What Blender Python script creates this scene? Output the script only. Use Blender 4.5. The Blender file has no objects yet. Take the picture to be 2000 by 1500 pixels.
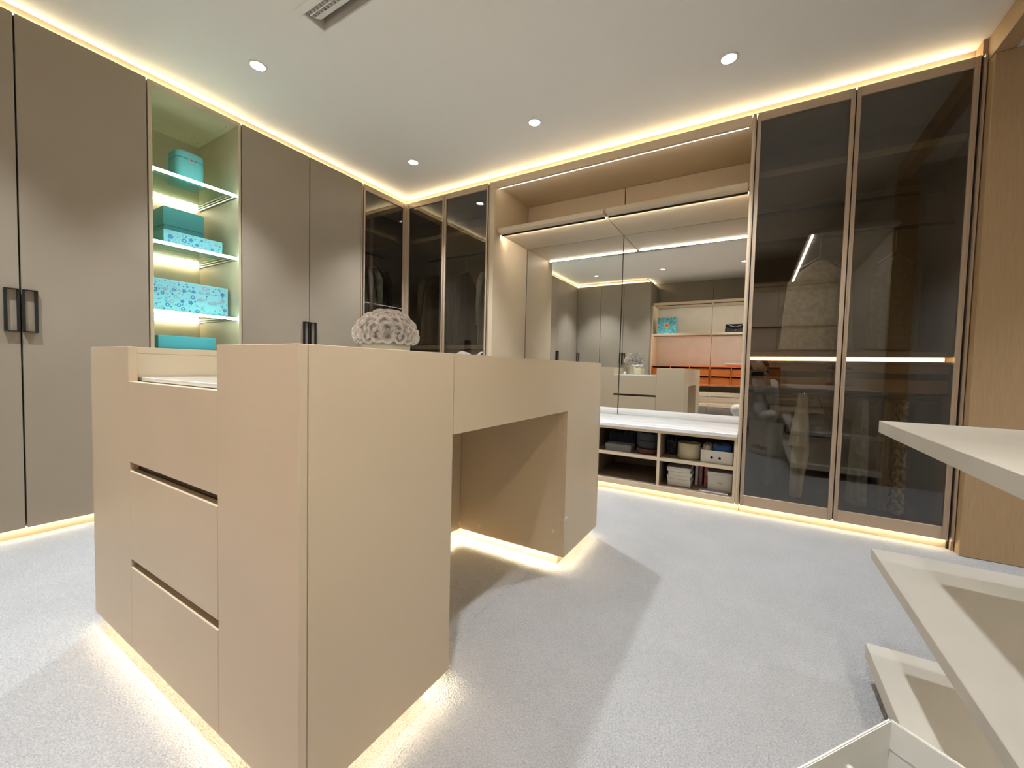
import bpy, bmesh, math, random
from mathutils import Vector, Matrix
random.seed(7)
SC = bpy.context.scene
COL = SC.collection

# ------------------------------------------------------------------ camera
cam = bpy.data.cameras.new('camera'); camo = bpy.data.objects.new('camera', cam); COL.objects.link(camo)
CX, CY, CZ = 2.9763, -2.8865, 0.8798
Rv = Vector((0.85767805, 0.51362767, 0.02397848)); Uv = Vector((-0.04176393, 0.0231079, 0.99886025)); Fv = Vector((-0.51248817, 0.85770195, -0.04127026))
camo.matrix_world = Matrix(((Rv.x, Uv.x, -Fv.x, CX), (Rv.y, Uv.y, -Fv.y, CY), (Rv.z, Uv.z, -Fv.z, CZ), (0, 0, 0, 1)))
cam.sensor_fit = 'HORIZONTAL'; cam.sensor_width = 36.0; cam.lens = 786.1 / 2000 * 36.0
cam.clip_start = 0.004; cam.clip_end = 60
SC.camera = camo

# ------------------------------------------------------------------ world, exposure, light levels
W = bpy.data.worlds.new('world'); SC.world = W; W.use_nodes = True
W.node_tree.nodes['Background'].inputs[0].default_value = (0.9, 0.92, 1.0, 1)
W.node_tree.nodes['Background'].inputs[1].default_value = 0.05
SC.view_settings.view_transform = 'Standard'; SC.view_settings.look = 'None'
SC.view_settings.gamma = 1.0; SC.view_settings.use_curve_mapping = False
SC.view_settings.exposure = 0.64
SC.cycles.use_denoising = True
SC.cycles.sample_clamp_indirect = 6.0
SC.cycles.max_bounces = 6; SC.cycles.diffuse_bounces = 4; SC.cycles.glossy_bounces = 4; SC.cycles.transmission_bounces = 3; SC.cycles.transparent_max_bounces = 10
SC.cycles.use_adaptive_sampling = True; SC.cycles.adaptive_threshold = 0.045
SC.cycles.use_light_tree = False
SC.cycles.caustics_reflective = False; SC.cycles.caustics_refractive = False
WARM = (1.0, 0.87, 0.58); NEUT = (0.90, 0.955, 1.0); COOL = (0.72, 1.0, 0.93)
L_COVE, L_TOE, L_SHELF, L_ALC, L_SPOT, L_DISC = 13.0, 14.0, 12.0, 64.0, 94.0, 40.0

# ------------------------------------------------------------------ numbers measured from the photograph (metres)
H = 2.523; ZT = 2.45; ZB = 0.05
YA, YB, YC, YD, YE = -2.4397, -1.9664, -1.4806, -0.9991, -0.5216
XB1, XB2, XG0, XG1, XG2 = 0.4818, 1.0022, 2.9331, 3.3982, 3.8675
IX0, IX1, IY0, IY1, IZ, IZB = 1.1847, 2.3041, -2.4784, -0.8634, 0.9123, 0.0596
IYK, IYL, IZK, IXK, IXP, IXT, IXI, IZR = -2.0585, -1.2917, 0.6987, 1.736, 1.5014, 2.0075, 1.4443, 0.816
YM, XN0, XN1, ZBEN, XMID, ZMT = 0.5819, 1.0369, 2.911, 0.4954, 1.982, 2.0276
YL, XT1, XT2, XT3, YL2, YSF = -3.349, 0.466, 0.898, 1.377, -3.969, -3.466
SX, SY = 3.290, -1.3676

# ------------------------------------------------------------------ materials
MATS = {}
def nodes(name):
    m = bpy.data.materials.new(name); m.use_nodes = True; MATS[name] = m
    nt = m.node_tree
    return m, nt, nt.nodes, nt.links, nt.nodes['Principled BSDF']
def mat(name, col, rough=0.5, metal=0.0, spec=0.5, var=0.0, vscale=6.0, bump=0.0, bscale=400.0, emit=None, estr=0.0, stretch=None, col2=None, sheen=0.0):
    m, nt, N, Lk, P = nodes(name)
    P.inputs['Base Color'].default_value = (*col, 1); P.inputs['Roughness'].default_value = rough
    P.inputs['Metallic'].default_value = metal; P.inputs['Specular IOR Level'].default_value = spec
    if sheen: P.inputs['Sheen Weight'].default_value = sheen
    tc = None
    if var or bump or col2:
        tc = N.new('ShaderNodeTexCoord'); mp = N.new('ShaderNodeMapping'); Lk.new(tc.outputs['Object'], mp.inputs['Vector'])
        if stretch: mp.inputs['Scale'].default_value = stretch
    if var or col2:
        n = N.new('ShaderNodeTexNoise'); n.inputs['Scale'].default_value = vscale; n.inputs['Detail'].default_value = 1
        Lk.new(mp.outputs[0], n.inputs['Vector'])
        r = N.new('ShaderNodeValToRGB'); Lk.new(n.outputs['Fac'], r.inputs['Fac'])
        a = tuple(c * (1 - var) for c in col); b = col2 if col2 else tuple(min(1, c * (1 + var)) for c in col)
        r.color_ramp.elements[0].position = 0.35; r.color_ramp.elements[1].position = 0.65
        r.color_ramp.elements[0].color = (*a, 1); r.color_ramp.elements[1].color = (*b, 1)
        Lk.new(r.outputs['Color'], P.inputs['Base Color'])
    if bump:
        n2 = N.new('ShaderNodeTexNoise'); n2.inputs['Scale'].default_value = bscale; n2.inputs['Detail'].default_value = 1
        Lk.new(mp.outputs[0], n2.inputs['Vector'])
        b = N.new('ShaderNodeBump'); b.inputs['Strength'].default_value = bump; b.inputs['Distance'].default_value = 0.004
        Lk.new(n2.outputs['Fac'], b.inputs['Height']); Lk.new(b.outputs['Normal'], P.inputs['Normal'])
    if emit:
        P.inputs['Emission Color'].default_value = (*emit, 1); P.inputs['Emission Strength'].default_value = estr
    return m
def pane(name, tint, ior=1.5, refl=(1, 1, 1), rough=0.0):
    m, nt, N, Lk, P = nodes(name); N.remove(P)
    out = N['Material Output']; mix = N.new('ShaderNodeMixShader'); fr = N.new('ShaderNodeFresnel'); geo = N.new('ShaderNodeNewGeometry'); mr = N.new('ShaderNodeMapRange'); mr.inputs['To Min'].default_value = ior; mr.inputs['To Max'].default_value = 1.0 / ior
    Lk.new(geo.outputs['Backfacing'], mr.inputs['Value']); Lk.new(mr.outputs[0], fr.inputs['IOR'])
    tr = N.new('ShaderNodeBsdfTransparent'); tr.inputs['Color'].default_value = (*tint, 1)
    gl = N.new('ShaderNodeBsdfGlossy'); gl.inputs['Color'].default_value = (*refl, 1); gl.inputs['Roughness'].default_value = rough
    Lk.new(fr.outputs[0], mix.inputs[0]); Lk.new(tr.outputs[0], mix.inputs[1]); Lk.new(gl.outputs[0], mix.inputs[2]); Lk.new(mix.outputs[0], out.inputs['Surface'])
    return m

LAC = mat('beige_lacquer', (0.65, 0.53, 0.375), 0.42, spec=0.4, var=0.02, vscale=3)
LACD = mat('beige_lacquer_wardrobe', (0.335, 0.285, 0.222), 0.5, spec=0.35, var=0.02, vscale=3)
DARK = mat('dark_carcass', (0.035, 0.025, 0.018), 0.6)
INNER = mat('niche_lining', (0.56, 0.48, 0.33), 0.5, var=0.04)
PALE = mat('pale_grey_panel', (0.62, 0.57, 0.50), 0.5, var=0.03)
SLAB = mat('pale_shelf_board', (0.62, 0.58, 0.51), 0.55, var=0.03, bump=0.05, bscale=700)
BRASS = mat('champagne_frame', (0.52, 0.40, 0.29), 0.38, metal=0.15, var=0.03)
BLACK = mat('black_metal', (0.012, 0.012, 0.013), 0.4, metal=0.3)
PAINT = mat('white_ceiling_paint', (0.86, 0.84, 0.80), 0.8)
WALLP = mat('plaster_wall', (0.6, 0.57, 0.52), 0.8)
WOOD = mat('oak_veneer', (0.44, 0.295, 0.155), 0.5, var=0.07, vscale=5.0, stretch=(110, 110, 1.2))
SMOKE = pane('smoked_glass', (0.635, 0.615, 0.57), 1.85)
CLEAR = pane('clear_green_glass', (0.80, 0.95, 0.90), 1.5)
MIRR = None
m, nt, N, Lk, P = nodes('mirror_silver'); MIRR = m
P.inputs['Metallic'].default_value = 1; P.inputs['Roughness'].default_value = 0.0; P.inputs['Base Color'].default_value = (0.86, 0.87, 0.86, 1)
def led(name, col, s): return mat(name, (0.9, 0.9, 0.9), 0.5, emit=col, estr=s)
LEDC = led('led_cove', WARM, L_COVE); LEDT = led('led_toe', WARM, L_TOE); LEDS = led('led_shelf_front', COOL, L_SHELF)
LEDR = led('led_shelf_rear', (1.0, 0.93, 0.66), L_SHELF * 0.75); LEDA = led('led_alcove', (1.0, 0.92, 0.78), L_ALC); LEDW = led('led_wardrobe', (1.0, 0.70, 0.32), 9.0)
DISC = led('downlight_lens', NEUT, L_DISC)
TEAL = mat('teal_paper', (0.085, 0.36, 0.38), 0.6, var=0.03)
AQUA = mat('aqua_paper', (0.19, 0.46, 0.52), 0.6, var=0.03)
NAVY = mat('navy_print', (0.055, 0.16, 0.34), 0.7); GREYB = mat('slate_print', (0.23, 0.31, 0.40), 0.7)
ORANGE = mat('orange_leather', (0.72, 0.17, 0.03), 0.5, var=0.05, bump=0.1); ORANGED = mat('orange_drawer_front', (0.50, 0.135, 0.02), 0.55, var=0.05, bump=0.1)
PETAL = mat('rose_petal', (0.95, 0.84, 0.77), 0.65, var=0.06, vscale=30); 
P_ = PETAL.node_tree.nodes['Principled BSDF']; P_.inputs['Subsurface Weight'].default_value = 0.6; P_.inputs['Subsurface Radius'].default_value = (1.0, 0.8, 0.7); P_.inputs['Subsurface Scale'].default_value = 0.006
CREAM = mat('cream_ceramic', (0.62, 0.56, 0.42), 0.45, var=0.03)
WHITE = mat('white_paper', (0.78, 0.75, 0.69), 0.6, var=0.02)
BAGW = mat('white_bag_card', (0.86, 0.85, 0.80), 0.45, var=0.02)
GREEN = mat('leaf_green', (0.04, 0.07, 0.02), 0.6)
def cloth(name, col, bscale=500, var=0.12): return mat(name, col, 0.9, spec=0.15, var=var, vscale=40, bump=0.4, bscale=bscale, sheen=0.2)
C_CREAM = cloth('cream_knit', (0.80, 0.72, 0.58)); C_GREY = cloth('grey_wool', (0.42, 0.43, 0.43)); C_DENIM = cloth('dark_denim', (0.02, 0.025, 0.045)); C_BLACK = cloth('black_cloth', (0.012, 0.012, 0.014))
C_BEIGE = cloth('beige_scarf', (0.60, 0.50, 0.33)); C_FUR = cloth('brown_fur', (0.45, 0.36, 0.25), 120, 0.8); C_BLUE = cloth('blue_towel', (0.03, 0.09, 0.25)); C_RED = cloth('rust_cloth', (0.13, 0.045, 0.035)); C_SLATE = cloth('slate_dress', (0.55, 0.54, 0.50))
C_WHITE = cloth('white_cotton', (0.72, 0.70, 0.66), 300, 0.04)
SEQ = mat('black_sequins', (0.012, 0.012, 0.014), 0.3, spec=0.8, bump=1.0, bscale=160)
SKIN = mat('skin', (0.55, 0.33, 0.23), 0.5, var=0.04, vscale=20); HAIR = mat('dark_hair', (0.012, 0.009, 0.007), 0.5, bump=0.4, bscale=120)
GOLD = mat('gold_metal', (0.75, 0.5, 0.15), 0.25, metal=1.0); SILVER = mat('steel_metal', (0.6, 0.6, 0.6), 0.3, metal=1.0)
TAN = mat('tan_drawer_wood', (0.45, 0.26, 0.13), 0.5, var=0.08)
PINKB = mat('pink_cover', (0.42, 0.17, 0.17), 0.6, var=0.3, vscale=60)
GREYBX = mat('grey_box_card', (0.17, 0.165, 0.16), 0.6)
INK = mat('red_brown_ink', (0.18, 0.05, 0.045), 0.6)

# carpet
m, nt, N, Lk, P = nodes('carpet'); CARPET = m
P.inputs['Roughness'].default_value = 0.95; P.inputs['Specular IOR Level'].default_value = 0.1; P.inputs['Sheen Weight'].default_value = 0.25
tc = N.new('ShaderNodeTexCoord')
na = N.new('ShaderNodeTexNoise'); na.inputs['Scale'].default_value = 230; na.inputs['Detail'].default_value = 2; na.inputs['Roughness'].default_value = 0.7
nb = N.new('ShaderNodeTexNoise'); nb.inputs['Scale'].default_value = 4.0; nb.inputs['Detail'].default_value = 2
vo = N.new('ShaderNodeTexVoronoi'); vo.inputs['Scale'].default_value = 210
for n in (na, nb, vo): Lk.new(tc.outputs['Object'], n.inputs['Vector'])
ra = N.new('ShaderNodeValToRGB'); Lk.new(na.outputs['Fac'], ra.inputs['Fac'])
ra.color_ramp.elements[0].position = 0.3; ra.color_ramp.elements[1].position = 0.7
ra.color_ramp.elements[0].color = (0.50, 0.495, 0.50, 1); ra.color_ramp.elements[1].color = (0.71, 0.705, 0.715, 1)
rb = N.new('ShaderNodeValToRGB'); Lk.new(nb.outputs['Fac'], rb.inputs['Fac'])
rb.color_ramp.elements[0].position = 0.3; rb.color_ramp.elements[1].position = 0.7
rb.color_ramp.elements[0].color = (0.92, 0.92, 0.92, 1); rb.color_ramp.elements[1].color = (1, 1, 1, 1)
mx = N.new('ShaderNodeMixRGB'); mx.blend_type = 'MULTIPLY'; mx.inputs[0].default_value = 1
Lk.new(ra.outputs[0], mx.inputs[1]); Lk.new(rb.outputs[0], mx.inputs[2]); Lk.new(mx.outputs[0], P.inputs['Base Color'])
ad = N.new('ShaderNodeMath'); ad.operation = 'ADD'; Lk.new(na.outputs['Fac'], ad.inputs[0]); Lk.new(vo.outputs['Distance'], ad.inputs[1])
bp = N.new('ShaderNodeBump'); bp.inputs['Strength'].default_value = 0.85; bp.inputs['Distance'].default_value = 0.008
Lk.new(ad.outputs[0], bp.inputs['Height']); Lk.new(bp.outputs[0], P.inputs['Normal'])
# marble with faint grey streaks along the counter
m, nt, N, Lk, P = nodes('white_marble'); MARBLE = m
P.inputs['Roughness'].default_value = 0.28
tc = N.new('ShaderNodeTexCoord'); mp = N.new('ShaderNodeMapping'); mp.inputs['Scale'].default_value = (1.6, 14, 6); Lk.new(tc.outputs['Object'], mp.inputs[0])
na = N.new('ShaderNodeTexNoise'); na.inputs['Scale'].default_value = 1.4; na.inputs['Detail'].default_value = 7; na.inputs['Distortion'].default_value = 0.6; Lk.new(mp.outputs[0], na.inputs['Vector'])
ra = N.new('ShaderNodeValToRGB'); Lk.new(na.outputs['Fac'], ra.inputs['Fac']); ra.color_ramp.elements[0].position = 0.36; ra.color_ramp.elements[1].position = 0.56
ra.color_ramp.elements[0].color = (0.76, 0.745, 0.73, 1); ra.color_ramp.elements[1].color = (0.94, 0.935, 0.92, 1); Lk.new(ra.outputs[0], P.inputs['Base Color'])
# mottled aqua paper of the square box
m, nt, N, Lk, P = nodes('aqua_leaf_pattern'); LEAFP = m
P.inputs['Roughness'].default_value = 0.6
tc = N.new('ShaderNodeTexCoord'); vo = N.new('ShaderNodeTexVoronoi'); vo.inputs['Scale'].default_value = 60; Lk.new(tc.outputs['Object'], vo.inputs['Vector'])
ra = N.new('ShaderNodeValToRGB'); Lk.new(vo.outputs['Distance'], ra.inputs['Fac']); ra.color_ramp.elements[0].position = 0.3; ra.color_ramp.elements[1].position = 0.62
ra.color_ramp.elements[0].color = (0.03, 0.22, 0.34, 1); ra.color_ramp.elements[1].color = (0.22, 0.62, 0.62, 1); Lk.new(ra.outputs[0], P.inputs['Base Color'])

# ------------------------------------------------------------------ geometry helpers
def box(x0, x1, y0, y1, z0, z1, b=0.0):
    def f(bm):
        vs = [(x, y, z) for x in (min(x0, x1), max(x0, x1)) for y in (min(y0, y1), max(y0, y1)) for z in (min(z0, z1), max(z0, z1))]
        t = bmesh.new(); v = [t.verts.new(p) for p in vs]
        for q in ((0, 1, 3, 2), (4, 6, 7, 5), (0, 4, 5, 1), (2, 3, 7, 6), (0, 2, 6, 4), (1, 5, 7, 3)): t.faces.new([v[i] for i in q])
        if b: bmesh.ops.bevel(t, geom=list(t.edges), offset=b, segments=1, affect='EDGES', profile=0.5)
        merge(bm, t)
    return f
def merge(bm, t):
    me = bpy.data.meshes.new('tmp'); bmesh.ops.recalc_face_normals(t, faces=list(t.faces)); t.to_mesh(me); t.free(); bm.from_mesh(me); bpy.data.meshes.remove(me)
def frame_of(d):
    d = d.normalized(); a = Vector((0, 0, 1)) if abs(d.z) < 0.9 else Vector((1, 0, 0))
    u = d.cross(a).normalized(); return u, d.cross(u).normalized()
def tube(pts, r, seg=8, cap=True):
    pts = [Vector(p) for p in pts]; rs = r if isinstance(r, (list, tuple)) else [r] * len(pts)
    def f(bm):
        t = bmesh.new(); rings = []; u = None
        for i, p in enumerate(pts):
            d = (pts[min(i + 1, len(pts) - 1)] - pts[max(i - 1, 0)]).normalized()
            if u is None: u, v = frame_of(d)
            else: u = (u - d * u.dot(d)).normalized(); v = d.cross(u)
            rings.append([t.verts.new(p + (u * math.cos(2 * math.pi * k / seg) + v * math.sin(2 * math.pi * k / seg)) * rs[i]) for k in range(seg)])
        for a, b in zip(rings, rings[1:]):
            for k in range(seg): t.faces.new((a[k], a[(k + 1) % seg], b[(k + 1) % seg], b[k]))
        if cap: t.faces.new(rings[0][::-1]); t.faces.new(rings[-1])
        merge(bm, t)
    return f
def lathe(prof, c=(0, 0, 0), seg=32, sx=1.0, sy=1.0):
    def f(bm):
        t = bmesh.new(); rings = []
        for r, z in prof:
            if r < 1e-5: rings.append([t.verts.new((c[0], c[1], c[2] + z))])
            else: rings.append([t.verts.new((c[0] + r * sx * math.cos(2 * math.pi * k / seg), c[1] + r * sy * math.sin(2 * math.pi * k / seg), c[2] + z)) for k in range(seg)])
        for a, b in zip(rings, rings[1:]):
            for k in range(seg):
                q = [a[k % len(a)], a[(k + 1) % len(a)], b[(k + 1) % len(b)], b[k % len(b)]]
                q = [x for i, x in enumerate(q) if x not in q[:i]]
                if len(q) > 2: t.faces.new(q)
        merge(bm, t)
    return f
def prism(poly, fn, a, b):
    # poly: 2-D outline, fn(u, v, w) -> xyz, extruded from w=a to w=b
    def f(bm):
        t = bmesh.new(); A = [t.verts.new(fn(u, v, a)) for u, v in poly]; B = [t.verts.new(fn(u, v, b)) for u, v in poly]; n = len(poly)
        t.faces.new(A[::-1]); t.faces.new(B)
        for i in range(n): t.faces.new((A[i], A[(i + 1) % n], B[(i + 1) % n], B[i]))
        merge(bm, t)
    return f
def smoothgrid(fn, nu, nv, closed_u=False):
    def f(bm):
        t = bmesh.new(); g = [[t.verts.new(fn(i / (nu if closed_u else nu - 1), j / (nv - 1))) for i in range(nu)] for j in range(nv)]
        for j in range(nv - 1):
            for i in range(nu if closed_u else nu - 1): t.faces.new((g[j][i], g[j][(i + 1) % nu], g[j + 1][(i + 1) % nu], g[j + 1][i]))
        merge(bm, t)
    return f
def mesh(name, shapes, smooth=False):
    bm = bmesh.new()
    for s in (shapes if isinstance(shapes, (list, tuple)) else [shapes]): s(bm)
    me = bpy.data.meshes.new(name); bm.to_mesh(me); bm.free()
    if smooth:
        for p in me.polygons: p.use_smooth = True
    return me
def link(name, me, m, parent=None, keep=True):
    if m and not me.materials: me.materials.append(m)
    o = bpy.data.objects.new(name, me); COL.objects.link(o)
    if parent is not None:
        o.parent = parent
        if keep: o.matrix_parent_inverse = WM(parent).inverted()
    return o
def WM(o):
    M = Matrix.Translation(o.location) @ o.rotation_euler.to_matrix().to_4x4()
    return (WM(o.parent) @ o.matrix_parent_inverse @ M) if o.parent else M
def obj(name, shapes, m, parent=None, smooth=False, keep=True): return link(name, mesh(name, shapes, smooth), m, parent, keep)
def tag(o, label=None, cat=None, group=None, kind=None):
    if label: o['label'] = label
    if cat: o['category'] = cat
    if group: o['group'] = group
    if kind: o['kind'] = kind
    return o
def thing(name, label, cat, loc=(0, 0, 0), group=None, rz=0.0):
    o = bpy.data.objects.new(name, None); COL.objects.link(o); o.location = loc; o.rotation_euler = (0, 0, rz); o.empty_display_size = 0.05
    return tag(o, label, cat, group)
def struct(name, shapes, m, parent=None):
    o = obj(name, shapes, m, parent)
    if parent is None: o['kind'] = 'structure'
    return o
BV = 0.0014

def mb(fn, u0, u1, v0, v1, w0, w1, b=0.0):
    p = fn(u0, v0, w0); q = fn(u1, v1, w1)
    return box(p[0], q[0], p[1], q[1], p[2], q[2], b)
F_LEFT = lambda u, v, w: (-w, u, v)          # left wall: u = y, w into the wall
F_BACK = lambda u, v, w: (u, w, v)           # back wall: u = x
F_FAR = lambda u, v, w: (u, YL - w, v)       # wall behind the camera
F_ID = lambda u, v, w: (u, v, w)

# ------------------------------------------------------------------ room shell
fl = struct('floor', box(-0.62, 5.4, -4.0, 0.62, -0.06, 0.0), CARPET)
obj('carpet_seam', tube([(2.185, -1.335, 0), (2.19, -1.45, 0.001), (2.165, -1.56, 0.0), (2.175, -1.68, 0.001), (2.172, -1.80, 0), (2.18, -1.90, 0)], 0.004, 6), CARPET, fl)
DL = [(x, y) for y in (-0.455, -1.65, -2.84) for x in (0.54, 1.65, 2.80) if not (x > 1 and abs(y + 1.65) < .1)] + [(4.75, -0.9)]
VENT = (1.085, 2.215, -1.722, -1.612)
def ceiling_shape(bm):
    RH = 0.043; S = 0.06
    holes = [(x - S, x + S, y - S, y + S, 'r') for x, y in DL] + [(*VENT, 's')]
    xs = sorted(set([-0.62, 5.4] + [h[0] for h in holes] + [h[1] for h in holes])); ys = sorted(set([-4.0, 0.62] + [h[2] for h in holes] + [h[3] for h in holes]))
    t = bmesh.new()
    for a, b in zip(xs, xs[1:]):
        for c, d in zip(ys, ys[1:]):
            mx_, my_ = (a + b) / 2, (c + d) / 2
            if any(h[0] < mx_ < h[1] and h[2] < my_ < h[3] for h in holes): continue
            t.faces.new([t.verts.new(p) for p in ((a, c, H), (a, d, H), (b, d, H), (b, c, H))])
    n = 24
    for x, y in DL:
        sq = []; ci = []
        for k in range(n):
            an = 2 * math.pi * k / n; ca, sa = math.cos(an), math.sin(an); s_ = S / max(abs(ca), abs(sa))
            sq.append(t.verts.new((x + s_ * ca, y + s_ * sa, H))); ci.append(t.verts.new((x + RH * ca, y + RH * sa, H)))
        for k in range(n): t.faces.new((sq[k], ci[k], ci[(k + 1) % n], sq[(k + 1) % n]))
    me = bpy.data.meshes.new('tmp'); t.to_mesh(me); t.free(); bm.from_mesh(me); bpy.data.meshes.remove(me)
struct('ceiling', [ceiling_shape, box(-0.62, 5.4, -4.0, 0.62, H + 0.12, H + 0.16)], PAINT)
struct('wall_left', box(-0.68, -0.62, -4.06, 0.68, -0.06, H + 0.1), WALLP)
struct('wall_back', box(-0.62, 5.4, 0.62, 0.68, -0.06, H + 0.1), WALLP)
struct('wall_front', box(-0.62, 5.4, -4.06, -4.0, -0.06, H + 0.1), WALLP)
struct('wall_right', box(3.90, 4.02, -4.0, -1.42, 0.0, H), WALLP)
struct('wall_corridor', box(5.4, 5.46, -4.06, 0.68, -0.06, H + 0.1), WALLP)
struct('wall_corridor_side', box(4.02, 5.4, -1.54, -1.42, 0.0, H), WALLP)
# oak portal on the right: wall panel, jamb and header beam
struct('trim_1', box(3.889, 5.4, -0.062, 0.10, 0.0, 2.412, 0.004), WOOD)
struct('trim_2', [box(3.886, 3.958, -1.42, 0.10, 2.4125, H - 0.0005, 0.0015), box(3.869, 3.8862, 0.002, 0.10, ZT + 0.001, H - 0.0005)], WOOD)
struct('trim_3', [box(3.8755, 3.8855, 0.0, 0.09, 0.0, ZT), box(3.8765, 3.884, -0.010, 0.0, ZB, ZT - 0.004)], BRASS)
struct('trim_11', box(3.8682, 3.8754, 0.02, 0.09, 0.0, ZT), BLACK)
struct('trim_4', box(3.88, 4.02, -1.42, -1.38, 0.0, 2.41, 0.003), WOOD)
struct('trim_5', box(3.960, 5.4, -0.050, 0.10, 2.414, H - 0.001), PAINT)

# cove: recessed fascia with a hidden warm strip washing the ceiling
def cove(name, fas, strip):
    t = struct(name, fas, LAC); obj('led_strip', strip, LEDC, t)
cove('trim_6', box(-0.10, -0.08, -3.45, 0.10, ZT + 0.0005, H - 0.001), box(-0.0795, -0.073, -3.42, 0.06, 2.477, 2.485))
cove('trim_7', box(-0.078, 3.868, 0.08, 0.10, ZT + 0.0005, H - 0.001), box(-0.06, 3.86, 0.073, 0.0795, 2.477, 2.485))
cove('trim_8', box(-0.078, 1.297, -3.449, -3.429, ZT + 0.0005, H - 0.001), box(-0.06, 1.29, -3.4285, -3.422, 2.477, 2.485))
cove('trim_9', box(1.277, 1.297, -3.969, -3.45, ZT + 0.0005, H - 0.001), box(1.2975, 1.304, -3.95, -3.44, 2.477, 2.485))

# downlights
def lamp_spot(x, y, z, e=1.0):
    l = bpy.data.lights.new('downlight_beam', 'SPOT'); l.energy = L_SPOT * e; l.color = NEUT; l.spot_size = math.radians(86); l.spot_blend = 0.7; l.shadow_soft_size = 0.034
    return l
PL = {}
def downlight(x, y, label):
    t = thing('downlight', label, 'downlight', (x, y, H), 'recessed ceiling downlights')
    if not PL:
        PL['trim'] = mesh('trim_ring', lathe([(0.0425, 0.05), (0.036, 0.002), (0.0365, -0.003), (0.046, -0.003), (0.0475, 0.0), (0.0445, 0.0), (0.0425, 0.004)], seg=28), True)
        PL['lens'] = mesh('lens', lathe([(0.0, 0.012), (0.0355, 0.012), (0.036, 0.016), (0.0, 0.016)], seg=24)); 
    a = link('trim_ring', PL['trim'], WHITE, t, keep=False); b = link('lens', PL['lens'], DISC, t, keep=False)
    lo = bpy.data.objects.new('downlight_beam', lamp_spot(x, y, H)); COL.objects.link(lo); lo.parent = t; lo.location = (0, 0, 0.006)
    return t
dl_names = {(0, 0): 'white recessed downlight nearest the corner glass cabinets', (1, 0): 'white recessed downlight before the mirror alcove', (2, 0): 'white recessed downlight before the right smoked glass wardrobe',
            (0, 1): 'white recessed downlight above the left beige wardrobes, level with the ceiling vent', (0, 2): 'white recessed downlight seen in mirror, nearest the far corner', (1, 2): 'white recessed downlight seen in mirror, middle of the far three', (2, 2): 'white recessed downlight seen in mirror, above the orange organisers'}
for x, y in DL[:-1]:
    downlight(x, y, dl_names[((0.54, 1.65, 2.80).index(x), (-0.455, -1.65, -2.84).index(y))])
downlight(*DL[-1], 'white recessed downlight in the corridor beyond the oak portal')

# ceiling air vent
x0, x1, y0, y1 = VENT
t = thing('air_vent', 'long slim white ceiling air vent with louvre blades', 'vent', (x0, y0, H))
obj('frame', [box(x0 - 0.03, x1 + 0.03, y0 - 0.035, y0 - 0.001, H - 0.004, H - 0.0005, 0.001), box(x0 - 0.03, x1 + 0.03, y1 + 0.001, y1 + 0.035, H - 0.004, H - 0.0005, 0.001), box(x0 - 0.03, x0 - 0.001, y0, y1, H - 0.004, H - 0.0005), box(x1 + 0.001, x1 + 0.03, y0, y1, H - 0.004, H - 0.0005)], PAINT, t)
obj('duct', [box(x0, x1, y0, y1, H + 0.10, H + 0.105), box(x0, x1, y0, y0 + 0.003, H, H + 0.1), box(x0, x1, y1 - 0.003, y1, H, H + 0.1), box(x0, x0 + 0.003, y0, y1, H, H + 0.1), box(x1 - 0.003, x1, y0, y1, H, H + 0.1)], WALLP, t)
obj('deflector', prism([(0.052, 0.012), (0.084, 0.030), (0.082, 0.033), (0.05, 0.015)], lambda u, v, w: (w, y0 + u, H + v), x0 + 0.012, x1 - 0.01), PAINT, t)
bl = mesh('blade', [box(-0.0012, 0.0012, 0.004, 0.05, 0.008, 0.05)])
for k in range(int((x1 - x0) / 0.024)):
    o = link('blade', bl, PAINT, t, keep=False); o.location = (0.018 + k * 0.024, 0, 0)
obj('centre_rail', box(x0 + 0.004, x1 - 0.004, y0 + 0.026, y0 + 0.030, H + 0.008, H + 0.05), PAINT, t)

# ------------------------------------------------------------------ wardrobes with lacquered doors
def handle(parent, fn, u, d):
    a, b = u + d * 0.052, u + d * 0.006
    obj('handle', [mb(fn, a - d * 0.010, a, 0.992, 1.192, -0.016, 0.0), mb(fn, b - d * 0.002, b + d * 0.007, 0.992, 1.192, -0.010, 0.0), mb(fn, b, a, 0.992, 0.996, -0.020, 0.0), mb(fn, b, a, 1.188, 1.192, -0.020, 0.0)], BLACK, parent)
def plinth(t, fn, u0, u1, m=None, w=0.034):
    obj('plinth', mb(fn, u0, u1, 0.0, ZB, w, w + 0.016), m or LAC, t)
    obj('led_strip', mb(fn, u0 + 0.002, u1 - 0.002, ZB - 0.004, ZB - 0.001, w - 0.017, w - 0.009), LEDT, t)
def wardrobe(label, fn, us, handles, depth=0.585, z0=ZB, u0b=None):
    u0, u1 = us[0], us[-1]
    t = thing('wardrobe', label, 'wardrobe', fn((u0 + u1) / 2, 0, 0.02))
    obj('body', mb(fn, u0 + 0.002, u1 - 0.002, z0, ZT, 0.024, depth), DARK, t)
    ds = []
    for k, (a, b) in enumerate(zip(us, us[1:])):
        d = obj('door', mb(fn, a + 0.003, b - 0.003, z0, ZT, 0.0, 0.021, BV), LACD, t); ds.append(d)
    for k, u, s in handles: handle(ds[k], fn, u, s)
    plinth(t, fn, u0, u1)
    return t
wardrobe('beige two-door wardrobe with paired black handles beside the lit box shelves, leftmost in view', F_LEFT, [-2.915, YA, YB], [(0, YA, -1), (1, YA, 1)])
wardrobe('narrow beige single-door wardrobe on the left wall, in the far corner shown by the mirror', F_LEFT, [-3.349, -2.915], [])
wardrobe('beige two-door wardrobe between the lit box shelves and the corner glass cabinet', F_LEFT, [YC, YD, YE], [(0, YD, -1), (1, YD, 1)])
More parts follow.
